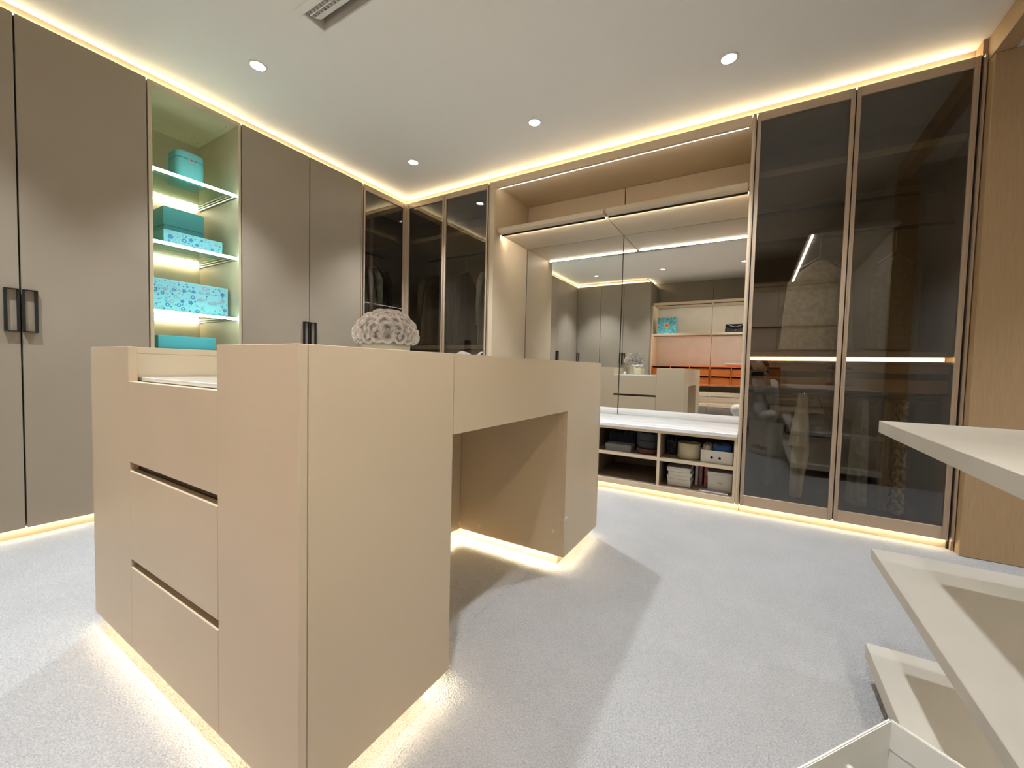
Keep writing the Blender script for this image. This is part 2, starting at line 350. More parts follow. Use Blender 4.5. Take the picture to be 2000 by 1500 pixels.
w = wardrobe('beige three-door wardrobe reflected in the mirror, opposite the alcove', F_FAR, [0.0, XT1, XT2, XT3], [(0, 0.012, 1), (1, XT2, -1), (2, XT2, 1)], depth=0.62)
obj('side_panel', box(XT3 - 0.001, XT3 + 0.001, YL2, YL - 0.022, ZB, ZT), LACD, w)

# ------------------------------------------------------------------ lit display niche with boxes
t = thing('display_cabinet', 'tall open display niche with lit glass shelves of turquoise boxes', 'cabinet', (-0.3, (YB + YC) / 2, 0))
ya, yb = YB + 0.003, YC - 0.003; ia, ib = YB + 0.021, YC - 0.019
obj('side_panel', box(-0.585, 0.0, ya, ia, ZB, ZT, BV), INNER, t); obj('side_panel', box(-0.585, 0.0, ib, yb, ZB, ZT, BV), INNER, t)
tp = obj('top_panel', box(-0.585, 0.0, ia, ib, 2.424, ZT, BV), INNER, t); obj('back_panel', box(-0.585, -0.57, ia, ib, ZB, 2.424), INNER, t)
for sx_ in (-0.50, -0.08): obj('screw_hole', tube([(sx_, ib - 0.035, 2.4235), (sx_, ib - 0.035, 2.425)], 0.005), BLACK, tp)
obj('base_shelf', box(-0.57, 0.0, ia, ib, 0.862, 0.882, BV), INNER, t); obj('door', box(-0.02, 0.0, ia, ib, ZB, 0.858, BV), LACD, t)
plinth(t, F_LEFT, YB, YC)
ZSH = (1.968, 1.558, 1.158)
for z in ZSH:
    s = obj('glass_shelf', box(-0.55, -0.012, ia + 0.004, ib - 0.004, z + 0.006, z + 0.014), CLEAR, t)
    tag(obj('led_bar', box(-0.014, -0.002, ia + 0.002, ib - 0.004, z - 0.007, z + 0.009, 0.002), LEDS, s), 'glowing front light bar')
    tag(obj('led_bar', tube([(-0.548, ia + 0.002, z - 0.004), (-0.548, ib - 0.016, z - 0.004)], 0.008, 8), LEDR, s), 'glowing rear light bar')
    obj('side_rail', tube([(-0.535, ib - 0.010, z - 0.002), (-0.02, ib - 0.010, z - 0.002)], 0.006, 8), SILVER, s)
    obj('side_rail', tube([(-0.535, ia + 0.010, z - 0.002), (-0.02, ia + 0.010, z - 0.002)], 0.006, 8), SILVER, s)
    obj('corner_joint', box(-0.556, -0.538, ib - 0.016, ib - 0.004, z - 0.010, z + 0.004, 0.002), SILVER, s); obj('corner_joint', box(-0.024, -0.012, ib - 0.016, ib - 0.004, z - 0.008, z + 0.004, 0.001), SILVER, s)

def rounded_rect(w, h, r, n=5):
    pts = []
    for cx, cy, a0 in ((w / 2 - r, h / 2 - r, 0), (-w / 2 + r, h / 2 - r, 90), (-w / 2 + r, -h / 2 + r, 180), (w / 2 - r, -h / 2 + r, 270)):
        for k in range(n + 1): a = math.radians(a0 + 90 * k / n); pts.append((cx + r * math.cos(a), cy + r * math.sin(a)))
    return pts
zt_ = ZSH[0] + 0.0145
t = thing('jewellery_case', 'turquoise rounded case with clasp on the top glass shelf', 'box', (-0.175, -1.722, zt_))
rr = rounded_rect(0.15, 0.15, 0.032)
obj('case_body', prism(rr, lambda u, v, w: (-0.175 + u, -1.722 + v, w), zt_, zt_ + 0.145), mat('turquoise_leather', (0.14, 0.44, 0.47), 0.45, var=0.04), t)
ld = obj('lid', [prism(rr, lambda u, v, w: (-0.175 + u, -1.722 + v, w), zt_ + 0.148, zt_ + 0.185), prism(rounded_rect(0.13, 0.13, 0.03), lambda u, v, w: (-0.175 + u, -1.722 + v, w), zt_ + 0.185, zt_ + 0.194)], MATS['turquoise_leather'], t)
obj('clasp', [box(-0.101, -0.097, -1.734, -1.71, zt_ + 0.128, zt_ + 0.154, 0.001)], SILVER, t); obj('clasp_emblem', box(-0.097, -0.0955, -1.728, -1.716, zt_ + 0.137, zt_ + 0.149), NAVY, t)
def lidded_box(name, label, x0, x1, y0, y1, z0, z1, m, lid=0.4, over=0.004, cat='box'):
    t = thing(name, label, cat, ((x0 + x1) / 2, (y0 + y1) / 2, z0)); zl = z1 - (z1 - z0) * lid
    obj('box_body', box(x0 + over, x1 - over, y0 + over, y1 - over, z0, zl + 0.004, BV), m, t)
    obj('lid', box(x0, x1, y0, y1, zl, z1, BV), m, t)
    return t
z2 = ZSH[1] + 0.0145
lidded_box('gift_box', 'large plain teal gift box with deep lid, behind the patterned tray box', -0.50, -0.255, -1.815, -1.592, z2, z2 + 0.275, TEAL, 0.42)
# printed sea-and-flower motifs, flat print on the front of the aqua boxes
def flower(cy, cz, r, n, inner=0.5):
    return [(cy + (r if k % 2 == 0 else r * inner) * math.cos(math.pi * k / n), cz + (r if k % 2 == 0 else r * inner) * math.sin(math.pi * k / n)) for k in range(2 * n)]
FISH = [(-1, -.05), (-.82, .16), (-.5, .26), (-.2, .30), (-.12, .44), (.02, .30), (.25, .16), (.5, .20), (.72, .44), (1, .62), (.92, .3), (1.05, .12), (.7, .12), (.45, -.05), (.2, -.2), (-.15, -.28), (-.55, -.27), (-.85, -.2)]
def motifs(parent, x, y0, y1, z0, z1, n, fishes, seed):
    rnd = random.Random(seed); A, B = [], []; F = lambda u, v, w: (w, u, v)
    placed = [(f[0], f[1], f[2]) for f in fishes]
    for k in range(n * 30):
        if len(placed) - len(fishes) >= n: break
        big = len(placed) - len(fishes) < n // 5
        r = rnd.uniform(0.010, 0.0165) if big else rnd.uniform(0.0025, 0.007)
        cy, cz = rnd.uniform(y0 + r, y1 - r), rnd.uniform(z0 + r, z1 - r)
        if any(math.hypot(cy - a, cz - b) < r + c + 0.0012 for a, b, c in placed): continue
        placed.append((cy, cz, r)); L = A if rnd.random() < .62 else B
        if big and rnd.random() < .5:
            q = flower(cy, cz, r, 14, .86); qi = flower(cy, cz, r * .45, 14, 1)[::-1]
            def ring(bm, q=q, qi=qi[::-1]):
                t = bmesh.new(); a = [t.verts.new((x, u, v)) for u, v in q]; b = [t.verts.new((x, u, v)) for u, v in qi]
                for i in range(len(a)): t.faces.new((a[i], a[(i + 1) % len(a)], b[(i + 1) % len(a)], b[i]))
                merge(bm, t)
            L.append(ring)
        else: L.append(prism(flower(cy, cz, r, rnd.choice([5, 6, 8]) if r > .004 else 5, rnd.choice([.45, .62, .8])), F, x - 0.0003, x + 0.0002))
    for cy, cz, r, s in fishes: obj('fish_print', prism([(cy + u * r * s, cz + v * r) for u, v in FISH], F, x - 0.0003, x + 0.0002), GREYB, parent)
    tag(obj('printed_motifs', A, NAVY, parent), kind='stuff'); tag(obj('printed_motifs', B, GREYB, parent), kind='stuff')
t = lidded_box('gift_box', 'flat aqua box printed with small motifs, in front of the teal gift box', -0.245, -0.10, -1.866, -1.552, z2, z2 + 0.092, AQUA, 0.55, 0.001)
motifs(t, -0.0994, -1.86, -1.556, z2 + 0.002, z2 + 0.09, 60, [], 3)
z3 = ZSH[2] + 0.0145
t = lidded_box('gift_box', 'long aqua box printed with navy flowers and grey fish', -0.36, -0.10, -1.938, -1.520, z3, z3 + 0.192, AQUA, 0.30, 0.0006)
motifs(t, -0.0994, -1.925, -1.525, z3 + 0.004, z3 + 0.188, 120, [(-1.672, z3 + 0.092, 0.030, 1), (-1.60, z3 + 0.080, 0.038, 1)], 5)
lidded_box('gift_box', 'plain bright turquoise flat box at the bottom of the lit niche', -0.33, -0.10, -1.897, -1.594, 0.8825, 1.024, mat('turquoise_paper', (0.075, 0.38, 0.46), 0.55, var=0.04), 0.62, 0.002)

# ------------------------------------------------------------------ smoked glass wardrobes
WIN = mat('wardrobe_lining', (0.42, 0.33, 0.23), 0.55, var=0.05)
def glass_wardrobe(label, fn, us, u0, u1, depth=0.585, hat=2.09, side0=True, side1=True, stile=0.018):
    t = thing('glass_wardrobe', label, 'wardrobe', fn((u0 + u1) / 2, 0, 0.02))
    obj('back_panel', mb(fn, u0, u1, ZB, ZT, depth - 0.012, depth), WIN, t)
    obj('bottom_panel', mb(fn, u0, u1, ZB, ZB + 0.02, 0.026, depth - 0.012), WIN, t); obj('top_panel', mb(fn, u0, u1, ZT - 0.02, ZT, 0.0265, depth - 0.012), WIN, t)
    if side0: obj('side_panel', mb(fn, u0, u0 + 0.016, ZB + 0.02, ZT - 0.02, 0.026, depth - 0.012), WIN, t)
    if side1: obj('side_panel', mb(fn, u1 - 0.016, u1, ZB + 0.02, ZT - 0.02, 0.026, depth - 0.012), WIN, t)
    obj('hat_shelf', mb(fn, u0 + 0.017, u1 - 0.017, hat - 0.015, hat + 0.022, 0.05, depth - 0.012), LAC, t)
    for a, b in us:
        a += 0.004; b -= 0.004
        d = obj('door_frame', [mb(fn, a, a + stile, ZB, ZT, 0.0, 0.022, BV), mb(fn, b - stile, b, ZB, ZT, 0.0, 0.022, BV), mb(fn, a + stile, b - stile, ZT - 0.05, ZT, 0.0, 0.022, BV), mb(fn, a + stile, b - stile, ZB, ZB + 0.066, 0.0, 0.022, BV)], BRASS, t)
        obj('gap_shade', [mb(fn, a - 0.0042, a + stile - 0.002, ZB, ZT, 0.0222, 0.0258), mb(fn, b - stile + 0.002, b + 0.0042, ZB, ZT, 0.0222, 0.0258)], BLACK, d)  # black strips added behind the stiles as the shade in the door gaps
        obj('edge_profile', [mb(fn, a - 0.001, a + 0.003, ZB, ZT, -0.004, 0.0), mb(fn, b - 0.003, b + 0.001, ZB, ZT, -0.004, 0.0)], BRASS, d)
        tag(obj('glass_pane', mb(fn, a + stile, b - stile, ZB + 0.066, ZT - 0.05, 0.009, 0.0095 + 0.004), SMOKE, d), 'smoked glass pane')
    plinth(t, fn, u0, u1)
    return t
g1 = glass_wardrobe('single-door smoked glass wardrobe on the left wall, in the corner', F_LEFT, [(YE + 0.018, -0.012)], YE + 0.012, -0.002, side1=False)
obj('filler_post', [box(-0.022, 0.0, YE + 0.001, YE + 0.011, ZB, ZT, BV)], BRASS, g1)
g2 = glass_wardrobe('two-door smoked glass wardrobe on the back wall, between corner and mirror alcove', F_BACK, [(0.012, XB1), (XB1, 0.974)], 0.002, 0.978, side0=False)
obj('corner_post', tube([(0.004, -0.004, ZB), (0.004, -0.004, ZT)], 0.006, 8), BRASS, g2)
obj('drawer_top', box(0.02, 0.96, 0.05, 0.57, 1.035, 1.075, BV), LAC, g2); obj('drawer_front', box(0.02, 0.96, 0.06, 0.08, 0.80, 1.03, BV), WIN, g2)
g3 = glass_wardrobe('two-door smoked glass wardrobe at the right end beside the oak portal, lit inside', F_BACK, [(XG0 + 0.002, XG1), (XG1, XG2 - 0.001)], XG0 + 0.002, XG2)
# lit drawer unit inside the right wardrobe
obj('lit_shelf', [box(XG0 + 0.02, XG2 - 0.02, 0.045, 0.57, 0.985, 1.012, BV)], WIN, g3)
obj('drawer_cabinet_top', box(XG0 + 0.02, XG2 - 0.02, 0.045, 0.57, 0.945, 0.957, BV), TAN, g3)
tag(obj('led_strip', box(XG0 + 0.02, XG2 - 0.03, 0.10, 0.108, 0.962, 0.983), LEDW, g3), 'glowing amber light strip')
for z0, z1 in ((0.898, 0.944), (0.792, 0.862)):
    for a, b in ((XG0 + 0.022, XG1 - 0.002), (XG1 + 0.002, XG2 - 0.022)):
        d = obj('drawer', box(a, b, 0.06, 0.08, z0, z1, BV), TAN, g3)
        hx = b - 0.035 if b < XG1 else a + 0.035
        obj('finger_hole', tube([(hx - 0.02, 0.0595, (z0 + z1) / 2), (hx + 0.02, 0.0595, (z0 + z1) / 2)], 0.008, 8), DARK, d)
obj('hanging_rod', tube([(XG0 + 0.02, 0.16, 0.762), (XG2 - 0.02, 0.16, 0.762)], 0.013, 10), BLACK, g3)
obj('hanging_rod', tube([(XG0 + 0.02, 0.30, 1.93), (XG2 - 0.02, 0.30, 1.93)], 0.011, 10), BLACK, g3)
obj('hanging_rod', tube([(0.02, 0.30, 1.96), (0.96, 0.30, 1.96)], 0.011, 10), BLACK, g2)
obj('hanging_rod', tube([(-0.30, YE + 0.03, 1.96), (-0.30, -0.01, 1.96)], 0.011, 10), BLACK, g1)

# ------------------------------------------------------------------ mirror alcove
t = thing('mirror_alcove', 'beige alcove surround framing the mirror, with overhead shelf and concealed lights', 'alcove', (XMID, 0.3, 0))
obj('side_panel', box(0.980, XN0, 0.0, 0.60, ZB, ZT, BV), LAC, t); obj('side_panel', box(XN1, XG0 - 0.001, 0.0, 0.60, ZB, ZT, BV), LAC, t)
obj('edge_profile', box(0.984, 0.990, -0.006, 0.0, ZB, ZT), BRASS, t); obj('edge_profile', box(XG0 - 0.010, XG0 - 0.005, -0.006, 0.0, ZB, ZT), BRASS, t)
hd = obj('header', [box(XN0 + 0.001, XN1 - 0.001, 0.0, 0.03, 2.392, ZT - 0.0005, BV), box(XN0 + 0.001, XN1 - 0.001, 0.018, 0.6, 2.427, ZT - 0.0005)], LAC, t)
obj('led_strip', box(XN0 + 0.02, XN1 - 0.02, 0.0302, 0.0335, 2.3918, 2.400), led('led_header', (1.0, 0.92, 0.78), L_ALC * 0.16), hd)
obj('back_board', box(XN0, XN1, YM + 0.006, 0.60, ZBEN, 2.427), DARK, t)
for a, b in ((XN0 + 0.006, XMID - 0.004), (XMID + 0.004, XN1 - 0.004)):
    obj('upper_panel', box(a, b, YM, YM + 0.006, 2.064, 2.425, 0.001), LAC, t)
    s = obj('shelf_board', [box(a + 0.012, b - (0 if b < XMID else 0.006), 0.03, 0.10, 2.0276, 2.062, BV), box(a - 0.003, b + 0.001, 0.1005, YM - 0.001, 2.0280, 2.062, BV)], LAC, t)
    obj('light_profile', box(a + 0.012, b - 0.006, 0.100, 0.106, 2.0150, 2.0275), BLACK, s)
    obj('led_strip', box(a + 0.014, b - 0.008, 0.1061, 0.1085, 2.0170, 2.0272), LEDA, s)
for i, (a, b) in enumerate(((XN0 + 0.008, XMID - 0.004), (XMID + 0.004, XN1 - 0.004))):
    o = obj('wall_mirror', box(a, b, YM, YM + 0.005, ZBEN + 0.0005, 2.0275), MIRR)
    tag(o, ('left tall mirror panel above the marble bench' if i == 0 else 'right tall mirror panel above the marble bench, reflecting orange organisers'), 'mirror', 'mirror panels in the alcove')
tag(obj('marble_top', box(XN0 + 0.0015, XN1 - 0.0015, -0.010, YM - 0.0005, 0.4705, ZBEN, 0.003), MARBLE), 'white veined marble bench top in front of the mirror', 'worktop')
t = thing('bench_cabinet', 'low beige open cabinet of cubbyholes under the marble top', 'cabinet', (XMID, 0.3, 0))
XD = [XN0 + 0.001, 1.504, 1.972, 2.440, XN1 - 0.001]
obj('top_board', box(XD[0], XD[-1], 0.0, 0.57, 0.452, 0.470, BV), LAC, t); obj('bottom_board', box(XD[0], XD[-1], 0.0, 0.57, ZB, 0.088, BV), LAC, t); LAC_SHADE = mat('cubby_shade_lacquer', (0.26, 0.20, 0.145), 0.5, var=0.04); obj('back_board', box(XD[0], XD[-1], 0.55, 0.57, 0.088, 0.452), LAC_SHADE, t)  # cubbyhole shade put into a darker lacquer colour for back, dividers and shelves
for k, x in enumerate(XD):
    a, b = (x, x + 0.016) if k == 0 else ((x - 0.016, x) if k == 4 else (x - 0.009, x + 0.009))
    d_ = obj('divider', box(a, b, 0.004, 0.55, 0.0885, 0.4515), LAC_SHADE, t); obj('edge_band', box(a, b, 0.001, 0.0039, 0.0885, 0.4515), LAC, d_)
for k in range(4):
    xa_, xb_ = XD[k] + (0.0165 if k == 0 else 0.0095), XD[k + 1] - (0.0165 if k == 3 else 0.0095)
    d_ = obj('shelf', box(xa_, xb_, 0.005, 0.55, 0.262, 0.283), LAC_SHADE, t); obj('edge_band', box(xa_, xb_, 0.002, 0.0049, 0.262, 0.283), LAC, d_); obj('floor_shade', box(xa_, xb_, 0.004, 0.55, 0.0881, 0.0884), LAC_SHADE, t)  # thin dark sheet on each cubby floor stands in for shade
plinth(t, F_BACK, XN0 - 0.05, XG0, w=0.040)
ZC = 0.2835; ZD_ = 0.0885
# contents: folded clothes (soft lumps)
def folded(name, label, x0, x1, y0, y1, z0, z1, m, amp=0.012, seed=1, parent=None, dip=0.0):
    rnd = random.Random(seed); ph = [rnd.uniform(0, 6.28) for _ in range(6)]
    def fn(u, v):
        a = 2 * math.pi * u; n = 3.2
        ca, sa = math.cos(a), math.sin(a); k = (abs(ca) ** n + abs(sa) ** n) ** (-1 / n)
        s = 1 if v < .12 else (1.0 - 0.0 * v)
        rr_ = min(1.0, math.sin(min(1.0, (1 - v) * 3.2) * math.pi / 2)) if v > .68 else 1.0
        rr_ *= (0.90 + 0.1 * math.sin(min(1, v * 6) * math.pi / 2))
        x = k * ca * rr_; y = k * sa * rr_
        fold = amp * (math.sin(5 * v * math.pi + ph[0] + 2 * u) * .5 + .5 * math.sin(9 * x + ph[1]) * math.sin(7 * y + ph[2]))
        z = z0 + (z1 - z0) * min(1, v * 1.25 if v < .75 else 0.94 + (v - .75) * .24)
        z += (fold * 1.4 - dip * (1 - abs(x)) * v if v > .3 else 0)
        return (x0 + (x1 - x0) * (.5 + .5 * x * (1 + fold * 1.5)), y0 + (y1 - y0) * (.5 + .5 * y), max(z, z0 + 0.0005))
    o = obj(name, [smoothgrid(fn, 40, 18, True), ], m, parent, smooth=True)
    me = o.data; bm = bmesh.new(); bm.from_mesh(me); bmesh.ops.holes_fill(bm, edges=[e for e in bm.edges if e.is_boundary]); bm.to_mesh(me); bm.free()
    for p in me.polygons: p.use_smooth = True
    if parent is None: tag(o, label, 'clothes')
    return o
C_TAUPE = cloth('taupe_shirt', (0.20, 0.16, 0.11))
tag(folded('folded_shirt', 'crumpled taupe shirt behind the dark jeans in the cubbyhole', 2.05, 2.40, 0.30, 0.52, ZC, ZC + 0.125, C_TAUPE, 0.02, 4), group=None)
folded('folded_jeans', 'dark navy folded jeans behind the grey box in the cubbyhole', 2.03, 2.25, 0.15, 0.29, ZC, ZC + 0.125, C_DENIM, 0.02, 2, dip=0.03)
t_ = folded('folded_jacket', 'charcoal folded jacket on the rust sweater, beside the divider', 2.262, 2.425, 0.06, 0.28, ZC + 0.0375, ZC + 0.150, mat('charcoal_cloth', (0.035, 0.038, 0.05), 0.9, bump=0.4), 0.018, 8)
folded('folded_sweater', 'rust coloured folded sweater under the charcoal jacket', 2.262, 2.425, 0.055, 0.28, ZC, ZC + 0.036, C_RED, 0.004, 11)
lidded_box('shoe_box', 'flat dark grey box in front of the folded jeans', 2.055, 2.245, 0.03, 0.14, ZC, ZC + 0.052, GREYBX, 0.5, 0.002)
# right upper cubby
t = thing('hat_box', 'round cream drum box in the cubbyhole below the marble top', 'box', (2.617, 0.14, ZC))
obj('drum_body', lathe([(0.0, 0.0), (0.072, 0.0), (0.0735, 0.003), (0.0735, 0.104), (0.0705, 0.104), (0.0705, 0.10)], (2.617, 0.14, ZC), 40), CREAM, t, True)
obj('lid', lathe([(0.0700, 0.098), (0.0, 0.0985)], (2.617, 0.14, ZC), 40), CREAM, t)
folded('folded_scarf', 'dark patterned scarf bundled left of the round drum box', 2.455, 2.535, 0.16, 0.34, ZC, ZC + 0.10, mat('dark_pattern_cloth', (0.03, 0.03, 0.045), 0.9, var=0.8, vscale=90, bump=0.3), 0.02, 14)
t = thing('storage_box', 'white open box with two round finger holes, right of the drum box', 'box', (2.79, 0.16, ZC))
x0, x1, y0, y1 = 2.70, 2.888, 0.045, 0.30
def holed_front(bm):
    t2 = bmesh.new(); hs = [(x0 + 0.066, 0.036), (x0 + 0.113, 0.036)]; R_ = 0.0085; zs = [0.0, 0.018, 0.054, 0.082]; xs = [x0, hs[0][0] - .018, hs[0][0] + .018, hs[1][0] - .018, hs[1][0] + .018, x1]
    for i in range(5):
        for j in range(3):
            a, b, c, d = xs[i], xs[i + 1], zs[j], zs[j + 1]
            if j == 1 and i in (1, 3):
                h = hs[0 if i == 1 else 1]; n = 16; sq = []; ci = []
                for k in range(n):
                    an = 2 * math.pi * k / n; ca, sa = math.cos(an), math.sin(an); s_ = .018 / max(abs(ca), abs(sa))
                    sq.append(t2.verts.new((h[0] + s_ * ca, y0, ZC + h[1] + s_ * sa))); ci.append(t2.verts.new((h[0] + R_ * ca, y0, ZC + h[1] + R_ * sa)))
                for k in range(n): t2.faces.new((sq[k], sq[(k + 1) % n], ci[(k + 1) % n], ci[k]))
            else: t2.faces.new([t2.verts.new((p, y0, ZC + q)) for p, q in ((a, c), (b, c), (b, d), (a, d))])
    merge(bm, t2)
obj('box_body', [holed_front, box(x0, x0 + 0.003, y0 + 0.001, y1, ZC, ZC + 0.082), box(x1 - 0.003, x1, y0 + 0.001, y1, ZC, ZC + 0.082), box(x0, x1, y1 - 0.003, y1, ZC, ZC + 0.082), box(x0, x1, y0 + 0.001, y1, ZC, ZC + 0.002)], WHITE, t)
folded('folded_towel', 'dark blue towel lying in the white holed box', 2.768, 2.882, 0.055, 0.22, ZC + 0.003, ZC + 0.118, C_BLUE, 0.008, 21)
folded('folded_cloth', 'off-white cloth lying in the white holed box, left of the blue towel', 2.706, 2.764, 0.06, 0.24, ZC + 0.003, ZC + 0.106, mat('offwhite_cloth', (0.45, 0.42, 0.36), 0.9, bump=0.3), 0.01, 22)
# right lower cubby
hs = [(0.0, 0.046, 2.492, 2.643, 'lowest'), (0.0462, 0.070, 2.488, 2.638, 'third'), (0.0702, 0.096, 2.496, 2.648, 'second'), (0.0962, 0.128, 2.486, 2.640, 'topmost')]
for a, b, xa, xb, w_ in hs:
    t = lidded_box('shoe_box', w_ + ' white flat box of the stack in the lower right cubbyhole', xa, xb, 0.075, 0.25, ZD_ + a, ZD_ + b, WHITE, 0.5, 0.0015)
for k, (xa, xb, m_, lb) in enumerate(((2.658, 2.676, WHITE, 'white upright book beside the stack of white boxes'), (2.682, 2.704, PINKB, 'dusky pink upright book, nearer the white box stack'), (2.716, 2.738, PINKB, 'dusky pink upright book, nearer the white drawer box'))):
    b_ = thing('book', lb, 'book', ((xa + xb) / 2, 0.2, ZD_)); obj('cover', [box(xa, xa + .002, .18, .32, ZD_, ZD_ + .135), box(xb - .002, xb, .18, .32, ZD_, ZD_ + .135), box(xa, xb, .178, .18, ZD_, ZD_ + .135)], m_, b_); obj('pages', box(xa + .0022, xb - .0022, .1805, .318, ZD_ + .003, ZD_ + .132), WHITE, b_)
t = thing('drawer_box', 'white box with small metal pull, lower of two at the right', 'box', (2.82, 0.2, ZD_)); obj('box_body', box(2.745, 2.888, 0.10, 0.32, ZD_, ZD_ + 0.075, BV), WHITE, t); obj('pull', tube([(2.805, 0.096, ZD_ + 0.056), (2.832, 0.096, ZD_ + 0.056)], 0.003, 6), SILVER, t)
lidded_box('shoe_box', 'white flat box lying on the white box with the metal pull', 2.742, 2.89, 0.09, 0.32, ZD_ + 0.0755, ZD_ + 0.128, WHITE, 0.45, 0.002)
o = obj('magazine', [box(2.70, 2.87, 0.012, 0.088, ZD_ + 0.0002, ZD_ + 0.009, 0.001)], mat('grey_paper', (0.42, 0.38, 0.35), 0.6, var=0.15, vscale=40)); tag(o, 'grey magazine lying before the white box with the metal pull', 'magazine')

# ------------------------------------------------------------------ centre island with kneehole
t = thing('dressing_island', 'beige dressing-room island with drawers, sunken tray top and kneehole, lit underneath', 'island', ((IX0 + IX1) / 2, (IY0 + IY1) / 2, 0)); ISL = t
obj('carcass', [box(IX0 + 0.021, IXK - 0.019, IY0 + 0.045, IY1 - 0.045, IZB + 0.03, IZR - 0.04), box(IXK - 0.0185, IX1 - 0.019, IY0 + 0.045, IYK - 0.019, IZB + 0.03, IZR - 0.04), box(IXK - 0.0185, IX1 - 0.019, IYL + 0.019, IY1 - 0.045, IZB + 0.03, IZR - 0.04), box(IXT + 0.02, IX1 - 0.019, IY0 + 0.017, IY1 - 0.017, IZR - 0.0395, IZ - 0.02)], DARK, t)
for s, yo in ((1, IY0), (-1, IY1)):
    Y = lambda a: yo + s * a
    obj('front_panel', [box(IX0, IXP, Y(0), Y(0.02), IZB, IZ, 0.0008), box(IXP - 0.001, IXT - 0.0015, Y(0), Y(0.02), 0.592, IZR, 0.0008)], LAC, t)
    obj('end_post', box(IX0 + 0.02, IXI - 0.019, Y(0.0205), Y(0.045), IZB + 0.03, IZ - 0.019), LAC, t)
    for z0, z1 in ((0.317, 0.568), (IZB, 0.295)):
        obj('drawer_front', box(IXP + 0.0015, IXT - 0.0025, Y(0), Y(0.02), z0, z1, 0.0012), LAC, t)
    for z0, z1 in ((0.568, 0.592), (0.295, 0.317)):
        obj('grip_recess', [box(IXP + 0.001, IXT - 0.002, Y(0.021), Y(0.044), z0 - 0.03, z1 + 0.02)], mat('grip_bronze', (0.10, 0.065, 0.045), 0.4, metal=0.3) if 'grip_bronze' not in MATS else MATS['grip_bronze'], t)
    obj('front_panel', box(IXT + 0.0005, IX1, Y(0), Y(0.0155), IZB, IZ, 0.0008), LAC, t)
obj('side_panel', box(IX1 - 0.018, IX1, IY0 + 0.0175, IYK - 0.0012, IZB, IZ, 0.0008), LAC, t)
obj('side_panel', prism([(IYK + 0.0012, IZK), (IYL, IZK), (IYL, IZB), (IY1 - 0.0175, IZB), (IY1 - 0.0175, IZ), (IYK + 0.0012, IZ)], lambda u, v, w: (w, u, v), IX1 - 0.018, IX1), LAC, t)
obj('side_panel', box(IX0, IX0 + 0.018, IY0 + 0.021, IY1 - 0.021, IZB, IZ, 0.0008), LAC, t)
obj('kneehole_panel', [box(IXK, IX1 - 0.0185, IYK, IYL, IZK + 0.0005, IZK + 0.018)], LAC, t)
obj('kneehole_panel', box(IXK - 0.018, IXK, IYK, IYL, IZB, IZK), LAC, t)
obj('kneehole_panel', box(IXK, IX1 - 0.0185, IYK - 0.018, IYK, IZB, IZK), LAC, t)
kp = obj('kneehole_panel', box(IXK + 0.001, IX1 - 0.0185, IYL, IYL + 0.018, IZB, IZK), LAC, t)
obj('cover_sheet', box(IXK + 0.012, IX1 - 0.045, IYL - 0.003, IYL - 0.0002, IZB + 0.02, IZK - 0.004, 0.0008), LAC, kp)
for x, z in ((1.862, 0.103), (2.254, 0.168)): obj('cap', tube([(x, IYL - 0.006, z), (x, IYL - 0.0032, z)], 0.007, 12), WHITE, kp)
obj('hook', [tube([(IX1 + 0.001, -1.300, 0.225), (IX1 + 0.006, -1.296, 0.236)], 0.003, 6), tube([(IX1 + 0.0, -1.280, 0.226), (IX1 + 0.006, -1.284, 0.236)], 0.003, 6)], WHITE, t)
obj('top_panel', box(IXT + 0.019, IX1 - 0.0185, IY0 + 0.016, IY1 - 0.016, IZ - 0.018, IZ, 0.0006), LAC, t)
obj('top_panel', box(IX0 + 0.0185, IXI, IY0 + 0.0205, IY1 - 0.0205, IZ - 0.018, IZ, 0.0006), LAC, t)
obj('tray_side', box(IXI - 0.018, IXI, IY0 + 0.0205, IY1 - 0.0205, IZR - 0.02, IZ - 0.0185), LAC, t)
obj('tray_side', box(IXT, IXT + 0.0185, IY0 + 0.016, IY1 - 0.016, IZR - 0.02, IZ), LAC, t)
obj('tray_bed', box(IXI + 0.001, IXT - 0.001, IY0 + 0.0205, IY1 - 0.0205, IZR - 0.03, IZR - 0.002), LAC, t)
tag(obj('tray_glass', box(IXI + 0.004, IXT - 0.003, IY0 + 0.03, IY1 - 0.03, IZR, IZR + 0.011, 0.0015), mat('white_tray_top', (0.78, 0.79, 0.75), 0.08), t), 'white glossy tray surface')
sb = 0.05
obj('plinth', [box(IX0 + sb, IXK - sb, IY0 + sb, IY1 - sb, 0, IZB + 0.0295), box(IXK - sb, IX1 - sb, IY0 + sb, IYK - sb, 0, IZB + 0.0295), box(IXK - sb, IX1 - sb, IYL + sb, IY1 - sb, 0, IZB + 0.0295)], LAC, t)
LEDTI = led('led_toe_island', WARM, L_TOE * 1.4); LEDTK = led('led_toe_kneehole', WARM, L_TOE * 5.5)
def strip(x0, x1, y0, y1, m=None): obj('led_strip', box(x0, x1, y0, y1, IZB + 0.010, IZB + 0.013), m or LEDTI, t)
e = 0.034
strip(IX0 + 0.02, IX1 - 0.02, IY0 + e - 0.008, IY0 + e); strip(IX0 + 0.02, IX1 - 0.02, IY1 - e, IY1 - e + 0.008); strip(IX0 + e - 0.008, IX0 + e, IY0 + 0.05, IY1 - 0.05)
strip(IX1 - e, IX1 - e + 0.008, IY0 + 0.05, IYK - 0.02); strip(IX1 - e, IX1 - e + 0.008, IYL + 0.03, IY1 - 0.05)
